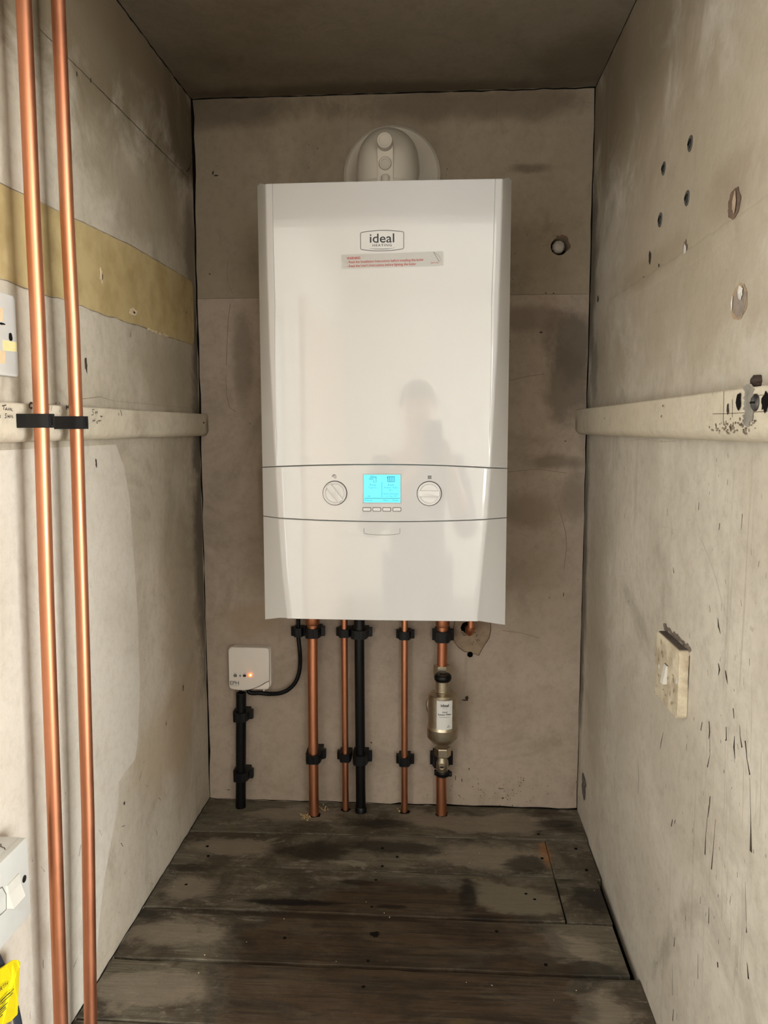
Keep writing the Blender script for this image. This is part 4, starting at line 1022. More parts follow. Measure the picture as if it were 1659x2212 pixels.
# clips: front centre x, front top y, bottom y in the photograph
def wallclip(label, cx, cyv, r, py0, py1, ears):
    c = Vector((cx, cyv, 0)); yf = cyv-r-.005
    z1c, z0c = B_(600, py0, yf).z, B_(600, py1, yf).z
    return clip(label, c, -Y, r, z0c, z1c, -cyv-.0004, G1, ears)
wallclip('black clip on the thick left copper pipe just under the boiler', PBx, -.036, .0110, 1359, 1379, (1, 0))
wallclip('black clip on the thick left copper pipe near the floor', PBx+.0006, -.0530, .0112, 1632, 1650, (1, 0))
wallclip('black clip on the thin copper pipe beside the drain, under the boiler', C0, -.028, .0074, 1359, 1376, (0, 1))
wallclip('black clip on the thin copper pipe beside the drain, near the floor', C0*.5+C1*.5, -.030, .0074, 1627, 1644, (0, 1))
wallclip('black clip around the black drain pipe near the floor', DXp+.0012, -.0368, .0111, 1630, 1650, (1, 0))
wallclip('black clip around the black drain pipe just under the boiler', DXp+.0003, -.036, .0134, 1361, 1379, (1, 0))
wallclip('black clip on the lone thin copper pipe just under the boiler', E0, -.028, .0074, 1362, 1379, (1, 1))
wallclip('black clip on the lone thin copper pipe near the floor', E0*.5+E1*.5, -.031, .0074, 1632, 1650, (1, 1))
wallclip('black clip on the copper pipe above the filter', fx+.0006, -.036, .0110, 1361, 1384, (1, 1))
wallclip('black clip at the wall behind the isolating valve', fx-.001, -.030, .0125, 1626, 1652, (1, 1))
# ------------------------------------------------------------------ receiver box, flex and conduit
q0, q1 = B_(492.5, 1398, -.026), B_(583, 1491, -.026)
RW, RH = (q1.x-q0.x), (q0.z-q1.z); rc = (q0+q1)/2
rec = thing('receiver_box', 'small white square wireless receiver with glowing orange light', 'receiver', (rc.x, -.013, q1.z))
rf = lambda u, v: Vector((rc.x+u, -.0004, rc.z+v))
obj('back_box', slab(BM(), rrect(RW-.002, RH-.004, .008, 8), lambda u, v: rf(u+.0025, v+.001), -Y, .018, .002), M['receiver'], rec)
fy = -.0266
h_, w_ = RH/2, RW/2
cov = [(w_, h_-.008)]+[(w_-.008+.008*math.cos(a), h_-.008+.008*math.sin(a)) for a in (.3, .6, .9, 1.2, 1.57)]+[(-w_+.008-.008*math.sin(a), h_-.008+.008*math.cos(a)) for a in (0, .4, .8, 1.2, 1.57)]+[(-w_+.008-.008*math.cos(a), -h_+.008-.008*math.sin(a)) for a in (0, .4, .8, 1.2)]+[(-w_+.010, -h_-.0004), (-w_+.020, -h_-.0018), (-w_+.032, -h_-.0022), (-w_+.043, -h_-.0010), (-w_+.051, -h_+.0012), (-w_+.059, -h_+.0044), (-w_+.068, -h_+.0088), (-w_+.077, -h_+.0138), (-w_+.083, -h_+.0178), (w_-.0006, -h_+.0212)]
cover = obj('front_cover', slab(BM(), cov, lambda u, v: rf(u, v)-Y*.016, -Y, .0102, .003), M['receiver'], rec, smooth=30)
low = [(w_-.001, -h_+.0196)]+[(-w_+.083, -h_+.0165), (-w_+.077, -h_+.0125), (-w_+.068, -h_+.0075), (-w_+.059, -h_+.0031), (-w_+.052, -h_+.0006), (w_-.009, -h_+.0004), (w_-.003, -h_+.003), (w_-.001, -h_+.009)]
obj('terminal_cover', slab(BM(), low, lambda u, v: rf(u, v)-Y*.016, -Y, .0088, .002), M['receiver'], rec, smooth=30)
rp = lambda px, py, d=.0002: B_(px, py, fy-d)
ex_ = lambda x: 480+x/9.217; ey_ = lambda y: 1380+y/9.217
for (x, y, a, b_, nm, mt) in ((260, 730, .0042, .0036, 'button', 'ink_grey'), (444, 732, .0039, .0030, 'button', 'ink'), (357, 735, .0018, .0024, 'switch', 'ink_grey')):
    p = rp(ex_(x), ey_(y), 0); o2 = [(a*math.cos(t*math.pi/12), b_*math.sin(t*math.pi/12)) for t in range(24)]
    obj(nm, slab(BM(), o2, lambda u, v: p+X*u+Z*v, -Y, .0012, .0005), M[mt], rec)
p = rp(ex_(558), ey_(722), 0); b_ = BM(); lathe(b_, p, -Y, [(0, .0044), (.0012, .0042), (.0022, .0028), (.0026, .001)], 24); led = obj('indicator_light', b_, M['led'], rec, label='glowing orange light')
b_ = BM(); lathe(b_, p-Y*.0022+X*.0008+Z*.0006, -Y, [(0, .0019), (.0008, .0015), (.0011, .0006)], 16); obj('light_core', b_, M['led_core'], led)
p0_ = rp(ex_(156), ey_(912)); bm = text_bm('EPH', .0085, lambda u, v: p0_+X*u+Z*v, 'LEFT', width=.0200, bold=.02)
p0_ = rp(ex_(160), ey_(938)); merge(bm, text_bm('CONTROLS', .0014, lambda u, v: p0_+X*u+Z*v, 'LEFT', width=.0190))
for x, wd in ((262, .006), (357, .002), (448, .006)):
    p0_ = rp(ex_(x), ey_(684)); ribbon(bm, [p0_-X*wd/2, p0_+X*wd/2], .0006, -Y, .0001)
obj('maker_lettering', bm, M['ink_grey'], rec, smooth=None)
pq = B_(570, 1490.5, -.015); b_ = BM(); lathe(b_, pq+Z*.004, -Z, [(0, .002), (.006, .002), (.007, .001)], 14); obj('cover_screw', b_, M['receiver'], rec)
# flex from receiver to boiler
fp = [(536, 1488), (538, 1495), (547, 1497.5), (560, 1497), (582, 1499), (604, 1497.5), (622, 1490), (637, 1475), (645.5, 1455), (648.5, 1432), (648, 1410), (646, 1390), (644.5, 1372), (644.5, 1345)]
ff = [B_(px, py, -.013 - (.004 if 4 < i < 10 else 0)-(.008 if i > 9 else 0)) for i, (px, py) in enumerate(fp)]
ff.append(Vector((ff[-1].x, -.026, ztop)))
def smooth_path(P_, n_=5):
    o = []
    for i in range(len(P_)-1):
        p0, p1, p2, p3 = P_[max(i-1, 0)], P_[i], P_[i+1], P_[min(i+2, len(P_)-1)]
        for k in range(n_):
            t = k/n_; o.append(.5*((2*p1)+(p2-p0)*t+(2*p0-5*p1+4*p2-p3)*t*t+(3*p1-p0-3*p2+p3)*t**3))
    return o+[P_[-1]]
o = obj('power_flex', tube(BM(), smooth_path(ff), .0046, 20), M['rubber']); tag(o, 'black cable curving from the receiver box up to the boiler', 'cable')
wallclip('black clip holding the curved cable just under the boiler', ff[-2].x, -.023, .0050, 1357, 1376, (1, 1))
ca_, cb_ = vx(521, 1500, -.032), F_(521, 1741).x
t = thing('conduit', 'black plastic conduit running from receiver box to floor', 'conduit', (cb_, -.034, -.010))
zt_ = B_(520, 1500, -.042).z
b_ = BM(); tube(b_, [(cb_, -.034, -.010), (ca_, -.032, zt_)], .0112, 30); obj('tube', b_, M['rubber'], t, smooth=50)
obj('bore', lathe(BM(), (ca_, -.032, zt_-.002), Z, [(0, .009), (.0022, .009)], 24), M['void'], t)
p_ = B_(518, 1495, -.02); o = obj('cable', tube(BM(), [(p_.x, -.014, q1.z+.004), (p_.x, -.018, zt_+.006), (ca_, -.030, zt_-.02)], .0033, 16), M['rubber'], t)
wallclip('black clip on the conduit just below the receiver box', (ca_*2+cb_)/3, -.0325, .0114, 1544, 1563, (1, 0))
wallclip('black clip on the conduit close to the floor', (ca_+cb_*2)/3, -.0335, .0114, 1674, 1693, (1, 0))
# drilled holes and crumbs where pipes pass the floor
def fhole(c, r):
    b2 = BM(); blot(b2, c, r, r*.9, X, Y, Z, .0008, 22, .14); obj('pipe_hole', b2, M['void'], floor, smooth=None)
fhole((F_(678.5, 1760).x, -.060, 0), .0145); fhole((C1, -.033, 0), .0105); fhole((E1, -.0345, 0), .0115); fhole((fb, -.040, 0), .0140)
for (sx_, lab) in (((655, 690, 1750), 0),):
    bm = BM(); random.seed(17)
    for (px, py, n_, s_) in ((660, 1762, 26, .007), (700, 1748, 18, .006), (662, 1768, 10, .005), (862, 1748, 8, .004)):
        for k in range(n_):
            p = F_(px+random.gauss(0, 5), py+random.gauss(0, 4)); r_ = random.uniform(.0008, .0026)
            bmesh.ops.create_icosphere(bm, subdivisions=1, radius=r_, matrix=Matrix.Translation(p+Z*r_*.5))
    o = obj('sawdust', bm, M['dust']); o['kind'] = 'stuff'; tag(o, 'yellowish crumbs of foam and sawdust around the pipe holes', 'debris')
bm = BM(); random.seed(19)
for k in range(30):
    p = F_(random.uniform(330, 1330), random.uniform(1840, 2200)); r_ = random.uniform(.0004, .0011)
    bmesh.ops.create_icosphere(bm, subdivisions=1, radius=r_, matrix=Matrix.Translation(p+Z*r_*.4))
o = obj('grit', bm, M['board_chip']); o['kind'] = 'stuff'; tag(o, 'pale specks of grit and plaster scattered over the floorboards', 'debris')
# ------------------------------------------------------------------ battens on the side walls
def batten(name, x0, x1, z0, z1, rnd_, label):
    """painted batten fixed along a side wall, lower front edge rounded"""
    s_ = 1 if x1 > x0 else -1; prof = [(x0, z0), (x1-s_*rnd_, z0)]
    prof += [(x1-s_*rnd_+s_*rnd_*math.sin(a), z0+rnd_-rnd_*math.cos(a)) for a in [math.pi/2*i/6 for i in range(1, 7)]]
    prof += [(x1, z1-.0015), (x1-s_*.0015, z1), (x0, z1)]
    bm = BM(); prism(bm, [(x, -1.10, z) for x, z in prof], (0, 1.0995, 0))
    o = obj(name, bm, M['rail'], smooth=35); return tag(o, label, 'batten')
LX, RXB = .0200, .8055
bl_ = batten('timber_batten', 0.0003, LX, .8262, .8728, .012, 'cream painted batten with pen notes behind the two copper pipes')
br_ = batten('timber_batten', W-.0003, RXB, .8285, .8800, .014, 'cream painted batten on the right wall above the light switch')
def mk(px, py): return at(px, py, 0, LX)
bm = BM()
zz = lambda x, y: mk(x/6.381, 840+y/6.385)
def note(name, mat):
    global bm
    obj(name, bm, M[mat], bl_, smooth=None); bm = BM()
def st(pts, w_=.0011): ribbon(bm, [zz(*q) for q in pts], w_, X, .0003, .25)
st([(24, 236), (84, 222)]); st([(52, 230), (46, 292)]); st([(68, 296), (86, 256), (98, 298)]); st([(74, 282), (94, 282)]); st([(108, 298), (112, 262), (124, 296), (134, 262)]); st([(142, 264), (144, 300)]); st([(164, 270), (146, 284), (170, 306)])
st([(92, 342), (68, 348), (70, 366), (86, 378), (84, 398), (62, 402)]); st([(102, 360), (106, 404)]); st([(124, 356), (126, 402)]); st([(104, 384), (126, 378)]); st([(138, 398), (146, 360), (156, 394), (164, 362), (176, 404)]); st([(-8, 360), (4, 364), (0, 402)])
note('pen_note', 'ink_pencil')
st([(1300, 282), (1266, 290), (1272, 312), (1288, 330), (1282, 356), (1258, 362)]); st([(1314, 306), (1316, 352)]); st([(1340, 300), (1336, 350)]); st([(1314, 328), (1342, 318)]); st([(1276, 420), (1280, 462)]); st([(1306, 410), (1304, 452)]); st([(1278, 442), (1306, 432)]); st([(1334, 448), (1322, 462), (1336, 478), (1348, 462), (1336, 446)]); st([(1346, 442), (1390, 436)]); st([(1368, 438), (1370, 462)]); st([(1380, 374), (1394, 384), (1408, 378)], .0016)
note('pen_note', 'ink_pencil')
st([(664, 218), (680, 222), (676, 290)], .0006); st([(700, 300), (716, 226)], .0006); st([(756, 188), (768, 206), (778, 186)], .0014); st([(812, 186), (826, 206)], .0014)
note('pen_marks', 'ink_pencil')
bm = BM()
st([(444, 198), (420, 194), (402, 220), (402, 248), (420, 268), (444, 262)], .0028); note('marker_letter', 'ink'); st([(912, 222), (916, 286)], .0028); st([(942, 218), (946, 282)], .0028); st([(914, 256), (944, 248)], .0026)
note('marker_letter', 'ink')
bm = BM(); random.seed(41)
blot(bm, mk(440, 913), .005, .0022, Y, Z, X, .0004, 10, .3); note('scuff_mark', 'scuff')
for (a, b_) in (((260, 886), (263, 898)), ((255, 892), (257, 897))): ribbon(bm, [mk(*a), mk(*b_)], .0012, X, .0004, .3)
note('scuff_mark', 'scuff')
def mr(px, py): return at(px, py, 0, RXB)
bm = BM(); random.seed(43)
yx = lambda x, y: mr(1540+x/13.82, 800+y/13.82)
def sr(pts, w_): ribbon(bm, [yx(*q) for q in pts], w_, -X, .0003, .3)
sr([(330, 610), (325, 1000), (315, 1560)], .0012); sr([(590, 860), (585, 1400)], .0012); sr([(0, 1300), (300, 1296), (800, 1275), (1500, 1230), (1660, 1215)], .0007); sr([(1160, 770), (1660, 720)], .0006)
sr([(320, 1570), (370, 1650), (410, 1700)], .0014); sr([(390, 1800), (430, 1860), (480, 1900)], .0016); sr([(900, 1820), (950, 1870), (1000, 1900)], .002)
obj('pencil_lines', bm, M['scuff_mid'], br_, smooth=None)['kind'] = 'stuff'; bm = BM()
for k in range(60):
    x, y = random.gauss(600, 380), random.gauss(1680, 130)
    if 1420 < y < 1900 and x < 1640: blot(bm, yx(x, y), random.uniform(.001, .0028), random.uniform(.0006, .0018), Y, Z, -X, .0004, 8, .4)
for (px, py, a, b_) in ((1306, 904, .004, .0014), (1432, 877, .003, .0016), (1429, 899, .0026, .0016)): blot(bm, mr(px, py), a, b_, Y, Z, -X, .0004, 10, .3)
obj('paint_chips', bm, M['scuff_mid'], br_, smooth=None)['kind'] = 'stuff'
bm = BM(); random.seed(44)
for y in range(8): blot(bm, yx(1060+random.uniform(-40, 40), 560+y*125), .011, .0065, Y, Z, -X, .0003+.00008*y, 16, .3)
obj('grey_smear', bm, simple('grey_smear', C(138, 132, 120), .8, var=.35, vscale=70), br_, smooth=None)
bm = BM(); blot(bm, yx(800, 960), .006, .0095, Y, Z, -X, .0012, 16, .25); obj('dark_hole', bm, M['crack'], br_, smooth=None); bm = BM(); blot(bm, yx(1590, 950), .008, .0085, Y, Z, -X, .0012, 16, .25); obj('dark_hole', bm, M['crack'], br_, smooth=None)
bm = BM(); blot(bm, yx(455, 1160), .0035, .0045, Y, Z, -X, .0008, 12, .4); obj('rust_spot', bm, M['rust'], br_, smooth=None)
c_ = yx(1290, 960); b_ = BM(); lathe(b_, c_, -X, [(0, .0080), (.0012, .0080), (.0030, .0058), (.0034, .003)], 28)
o = obj('screw', b_, M['steel']); tag(o, 'large worn screw head in the right batten at the picture edge', 'screw')
b_ = BM(); p_ = c_-X*.0034; box(b_, (p_.x-.0006, p_.y-.0050, p_.z-.0008), (p_.x+.0008, p_.y+.0050, p_.z+.0008)); obj('slot', b_, M['crack'], o, smooth=None)
c_ = R_(1641, 823); b_ = BM(); lathe(b_, c_+X*.002, -X, [(0, .0064), (.007, .0060), (.009, .0040), (.010, .002)], 18)
for v in b_.verts: v.co += Vector((random.uniform(-.001, .001), random.uniform(-.001, .001), random.uniform(-.001, .001)))
o = obj('bolt_stub', b_, M['rust']); tag(o, 'rusty bolt end just above the right batten', 'bolt')
# four plugged screws in the right wall
SG = 'screws in the upper right wall'
for (px, py, lab, r_) in ((1491.5, 310, 'dark screw head in the right wall, highest of the four', .0098), (1434, 364, 'dark screw head in the right wall, second from the top', .0092),
                      (1484.5, 428, 'dark screw head in the right wall, third from the top', .0096), (1426.5, 475, 'dark screw head in the right wall, lowest of the four', .0102)):
    t = thing('screw', lab, 'screw', R_(px, py), SG); c_ = R_(px, py)
    obj('plug_rim', lathe(BM(), c_+X*.001, -X, [(0, r_), (.0016, r_), (.0024, r_-.0016), (.0018, r_-.0030), (.0014, .002)], 24), M['plug'], t)
    obj('head', lathe(BM(), c_+X*.001, -X, [(0, r_*.55), (.0028, r_*.55), (.0034, r_*.4), (.0036, .001)], 20), M['steel'], t)
    b_ = BM(); box(b_, (c_.x-.0031, c_.y-.0012, c_.z-.0030), (c_.x-.0024, c_.y+.0012, c_.z+.0030)); box(b_, (c_.x-.0031, c_.y-.0030, c_.z-.0010), (c_.x-.0024, c_.y+.0030, c_.z+.0010)); obj('recess', b_, M['crack'], t, smooth=None)

# ------------------------------------------------------------------ two tall copper pipes on the left wall
PX = .046
def axis(pts): return [at(px, py, 0, PX) for px, py in pts]
def tall(label, pts, r, zlo):
    A = axis(pts); d0 = (A[0]-A[1]).normalized(); d1 = (A[-1]-A[-2]).normalized()
    top = A[0]+d0*((H+.02-A[0].z)/d0.z); bot = A[-1]+d1*((zlo-A[-1].z)/d1.z)
    P_ = [bot]+A[::-1]+[top]
    t = thing('copper_pipe', label, 'pipe', bot, 'tall copper pipes on the left wall')
    obj('tube', tube(BM(), P_, r, 40), M['copper'], t, smooth=50); return A
A1 = tall('tall copper pipe on the left wall, the one nearer the front', [(51, 0), (71.5, 480), (82, 700), (89.5, 909), (101, 1300), (117.5, 1760), (131.5, 2204)], .0086, -.015)
A2 = tall('tall copper pipe on the left wall, the one nearer the boiler', [(125.5, 0), (145.5, 480), (157, 700), (165, 913), (177, 1300), (190, 1760), (195.5, 2190)], .0085, -.015)
for A_, lab in ((A1, 'black clip on the front tall copper pipe, fixed to the left batten'), (A2, 'black clip on the rear tall copper pipe, fixed to the left batten')):
    c_ = A_[3]; yy_ = c_.y
    clip(lab, Vector((PX, yy_, 0)), X, .0088, c_.z-.0082, c_.z+.0082, PX-LX-.0004, 'clips on the left batten', (0, 0), -.0012, .0016)
# dark hole where the rear pipe meets the floor
p_ = Vector((PX, A2[-1].y, 0)); b2 = BM(); blot(b2, p_+Vector((-.012, .004, 0)), .024, .020, X, Y, Z, .0009, 18, .25); obj('pipe_hole', b2, M['void'], floor, smooth=None)
p_ = Vector((PX, A1[-1].y, 0)); b2 = BM(); blot(b2, p_, .016, .016, X, Y, Z, .0009, 18, .2); obj('pipe_hole', b2, M['void'], floor, smooth=None)

# ------------------------------------------------------------------ accessories on the side walls
# right: old light switch
xf = .8181
s0, s1 = at(1418, 1370, 0, xf), at(1469, 1402, 0, xf); s2, s3 = at(1418, 1507, 0, xf), at(1467, 1548, 0, xf)
yc_, zc_ = (s0.y+s1.y)/2, (s0.z+s1.z+s2.z+s3.z)/4-.0005; sw2, sh2 = abs(s0.y-s1.y), (s0.z+s1.z-s2.z-s3.z)/2+.003
sw = thing('light_switch', 'aged cream light switch plate on the right wall', 'switch', (W, yc_, zc_-sh2/2))
fw = lambda u, v: Vector((W-.0003, yc_+u, zc_+v))
pl_ = obj('plate', slab(BM(), rrect(sw2, sh2, .0075, 6), fw, -X, W-xf, .0012), M['plate_aged'], sw, smooth=35)
b_ = BM(); r0 = at(1439, 1456, 0, xf)
pts = [(-.0052, -.0125), (.0052, -.0125), (.0052, .0125), (-.0052, .0125)]
P_ = [Vector((xf+.001, r0.y+u, r0.z+v)) for u, v in pts]; Q_ = [Vector((xf-(.0062 if v < 0 else .0018), r0.y+u, r0.z+v)) for u, v in pts]
va_ = [b_.verts.new(p) for p in P_]; vb_ = [b_.verts.new(p) for p in Q_]
b_.faces.new(va_); b_.faces.new(vb_[::-1])
for i in range(4): b_.faces.new((va_[i], va_[(i+1) % 4], vb_[(i+1) % 4], vb_[i]))
obj('rocker', b_, M['rocker'], sw, smooth=None)
b_ = BM(); box(b_, (xf-.0003, r0.y-.0078, r0.z+.0122), (xf+.0008, r0.y+.0078, r0.z+.0136)); obj('rocker_gap', b_, M['scuff'], sw, smooth=None)
for (px, py) in ((1461.5, 1471), (1424, 1440)):
    c_ = at(px, py, 0, xf); obj('fixing_screw', lathe(BM(), c_+X*.0004, -X, [(0, .0036), (.0009, .0034), (.0013, .002)], 16), M['plate'], sw)
b_ = BM(); box(b_, (xf+.0015, yc_-sw2/2+.007, zc_+sh2/2+.0001), (W-.0006, yc_+sw2/2-.0075, zc_+sh2/2+.0012)); obj('dust_layer', b_, M['grime'], sw, smooth=None)
bm = BM()
for k in range(16): blot(bm, Vector((xf, yc_+random.uniform(-.045, .045), zc_+random.uniform(-.036, .036))), random.uniform(.001, .003), random.uniform(.001, .004), Y, Z, -X, .0006+.00002*k, 8, .5)
obj('dirt_marks', bm, simple('soft_dirt', C(160, 142, 116), .8, var=.2), sw, smooth=None)['kind'] = 'stuff'
crackline(wall_right, 'switch_gap', [Vector((W, yc_-sw2/2-.0016, zc_-sh2/2+.004+sh2*i/10*.9)) for i in range(11)], [.0006]*5+[.0018]*6, -X, .0008, .4)
bm = BM()
for k in range(14): blot(bm, Vector((W, yc_+sw2*(k/13-.5), zc_+sh2/2+.003+random.uniform(0, .003))), .006, random.uniform(.002, .005), Y, Z, -X, .0004+.00006*k, 12, .3)
obj('dust_above_switch', bm, simple('wall_dust', C(120, 106, 92), .95, var=.3, vscale=120), wall_right, smooth=None)

# upper left: blanking plate with scraps of tape
a_, b0 = L_(30, 640, .008), L_(38, 815, .008); ph = (a_.z-b0.z); yr = (a_.y+b0.y)/2+.001; pw = .098
bp = thing('blanking_plate', 'white blanking plate with tape scraps at the upper left edge', 'plate', (0, yr-pw/2, b0.z))
fq = lambda u, v: Vector((.0004, yr-pw/2+u, (a_.z+b0.z)/2+v))
obj('plate', slab(BM(), rrect(pw, ph, .005, 5), fq, X, .0085, .0014), M['plate'], bp, smooth=35)
def lp(px, py): return L_(px, py, .0090)
def quad(px0, py0, px1, py1):
    p_, q_, r2, s2_ = lp(px0, py0), lp(px1, py0+ (px1-px0)*.18), lp(px1, py1+(px1-px0)*.1), lp(px0, py1); b_ = BM(); prism(b_, [p_, q_, r2, s2_], X*.0002); return b_
obj('tape_scrap', quad(-6, 664, 6, 693), M['tape_tan'], bp, smooth=None); obj('tape_scrap', quad(-6, 756, 11, 784), M['tape_tan'], bp, smooth=None); obj('tape_scrap', quad(6, 734, 35.5, 757), M['tape'], bp, smooth=None)
b_ = BM(); blot(b_, lp(22.5, 728), .0042, .0050, Y, Z, X, .0003, 16, .1); blot(b_, lp(2, 699), .010, .0012, Y, Z, X, .0003, 12, .3); obj('screw_hole', b_, M['crack'], bp, smooth=None)
# lower left: surface box with switch
ty = .040
e0, e1 = L_(58.5, 1808, ty), L_(68, 1971, ty)
y1s = (e0.y+e1.y)/2; z1s, z0s = e0.z, e1.z; bw_ = .130
sp = thing('switched_spur', 'white surface box with rocker switch at the lower left edge', 'switch', (ty/2, y1s-bw_/2, z0s))
obj('back_box', box(BM(), (.0004, y1s-bw_, z0s), (ty-.008, y1s, z1s), .002), M['plate'], sp)
fs_ = lambda u, v: Vector((ty-.0082, y1s-bw_/2+u, (z0s+z1s)/2+v))
obj('front_plate', slab(BM(), rrect(bw_, z1s-z0s, .003, 4), fs_, X, .0082, .0016), M['plate'], sp, smooth=35)
rk = L_(28, 1924, ty)
b_ = BM(); hw_, hh_ = .0125, .0135
prf = [(-hh_, .0), (-hh_, .0072), (hh_*.15, .0026), (hh_, .0016), (hh_, 0)]
prism(b_, [Vector((ty+d, rk.y-hw_, rk.z+v)) for v, d in prf], Y*2*hw_); obj('rocker', b_, M['rocker'], sp, smooth=None)
c_ = L_(52, 1898.5, ty); obj('fixing_screw', lathe(BM(), c_, X, [(0, .0042), (.0006, .0042), (.0009, .003)], 18), M['steel'], sp)
b_ = BM(); ribbon(b_, [L_(-12, 1928, ty), L_(4, 1916, ty), L_(13, 1932, ty), L_(13, 1965, ty), L_(2, 1975, ty), L_(-12, 1985, ty)], .001, X, .0004); obj('rocker_outline', b_, M['seam'], sp, smooth=None)
b_ = BM(); ribbon(b_, seg(Vector((.010, y1s-.012, z1s+.0001)), Vector((.030, y1s-.03, z1s+.0001)), 5, .001, Z), .0016, Z, .0003, .6); obj('dust_mark', b_, M['grime'], sp, smooth=None)
# bottom left: flex with yellow earth tag
TX = .022
fl2 = [at(px, py, 0, TX) for px, py in ((-34, 2020), (-12, 2060), (6, 2096), (18, 2130), (30, 2170), (39, 2212), (44, 2250))]
fl2 = [Vector((TX, fl2[0].y-.012, z0s-.0002))]+fl2+[Vector((TX, fl2[-1].y+.012, fl2[-1].z*.5)), Vector((TX, fl2[-1].y+.015, .001))]
o = obj('flex_cable', tube(BM(), smooth_path(fl2), .0046, 18), M['navy']); tag(o, 'dark cable at the bottom left corner carrying a yellow tag', 'cable')
tgp = [(-26, 2108), (-10, 2098), (6, 2090), (14, 2082), (25, 2074), (36, 2073), (43, 2078), (42, 2090), (35, 2104), (31, 2116), (32, 2140), (38, 2160), (40, 2178), (36, 2192), (22, 2206), (6, 2214), (-10, 2218), (-30, 2224)]
TXF = TX+.0058
P_ = [at(px, py, 0, TXF + .003*math.sin(i*.9)) for i, (px, py) in enumerate(tgp)]
bm = BM(); prism(bm, P_, X*.0007); bmesh.ops.triangulate(bm, faces=[f for f in bm.faces if len(f.verts) > 4])
o = obj('earth_tag', bm, M['yellow'], smooth=None); tag(o, 'crumpled bright yellow tag with black print wrapped round the cable', 'tag')
o0 = at(-4, 2148, 0, TXF+.0046); uu = (at(20, 2126, 0, TXF+.0046)-o0).normalized(); vv = X.cross(uu)
if vv.z < 0: vv = -vv
def tf(du, dv): return lambda u, v: o0+uu*(u+du)+vv*(v+dv)
bm = text_bm('EARTH', .0042, tf(-.006, .001), 'LEFT', width=.026, bold=.01)
for dv, wd in ((-.010, .034), (-.0135, .032), (-.019, .022), (-.0215, .018), (-.024, .020), (-.027, .012)): 
    p_ = tf(.0, dv)(0, 0); ribbon(bm, seg(p_, p_+uu*wd, 6), .0011, X, .0001, .5)
obj('tag_print', bm, M['ink'], o, smooth=None)
# ------------------------------------------------------------------ the photographer, who shows as a faint reflection in the boiler front
def skin(nodes, edges, root, levels=2):
    """nodes: name -> (position, radius); one continuous surface grown along the joints"""
    ids = {k: i for i, k in enumerate(nodes)}
    me = bpy.data.meshes.new('skin'); me.from_pydata([v[0] for v in nodes.values()], [(ids[a], ids[b_]) for a, b_ in edges], [])
    o = bpy.data.objects.new('skin', me); COL.objects.link(o)
    o.modifiers.new('s', 'SKIN'); sv = me.skin_vertices[0].data
    for k, i in ids.items():
        r = nodes[k][1]; sv[i].radius = r if isinstance(r, tuple) else (r, r)
        sv[i].use_root = (k == root)
    m = o.modifiers.new('u', 'SUBSURF'); m.levels = levels; m.render_levels = levels
    dg = bpy.context.evaluated_depsgraph_get(); m2 = bpy.data.meshes.new_from_object(o.evaluated_get(dg))
    bpy.data.objects.remove(o); bpy.data.meshes.remove(me)
    bm = bmesh.new(); bm.from_mesh(m2); bpy.data.meshes.remove(m2); return bm
M['skin'] = simple('skin', C(206, 160, 134), .5, var=.06, vscale=30)
M['hair'] = simple('short_dark_hair', C(52, 42, 36), .6, var=.3, vscale=120)
M['shirt'] = simple('grey_sweatshirt', C(92, 92, 98), .85, var=.12, vscale=60)
M['trousers'] = simple('dark_trousers', C(58, 60, 68), .85, var=.12, vscale=60)
M['shoe'] = simple('dark_shoe', C(48, 44, 40), .6, var=.15, vscale=60)
M['phone'] = simple('phone_shell', C(40, 42, 46), .3, var=.05, vscale=60)
GX, GY, GZ = .465, -2.09, RZ0
ph_c = CAM - UPV*.050 + RGT*.018 - FWD*.0075
def PV(x, y, z): return Vector((GX+x, GY+y, GZ+z))
nd = {'pelvis': (PV(0, -.02, .86), (.135, .10)), 'belly': (PV(0, -.01, .98), (.125, .095)), 'chest': (PV(0, 0, 1.14), (.14, .105)), 'collar': (PV(0, 0, 1.25), (.10, .075)),
      'neck': (PV(0, .015, 1.315), (.055, .055)), 'jaw': (PV(0, .050, 1.385), (.060, .066)), 'head': (PV(0, .030, 1.465), (.076, .090)), 'crown': (PV(0, .020, 1.535), (.060, .070)),
      'nose': (PV(0, .132, 1.435), (.012, .012))}
ed = [('pelvis', 'belly'), ('belly', 'chest'), ('chest', 'collar'), ('collar', 'neck'), ('neck', 'jaw'), ('jaw', 'head'), ('head', 'crown'), ('head', 'nose')]
arm = {}
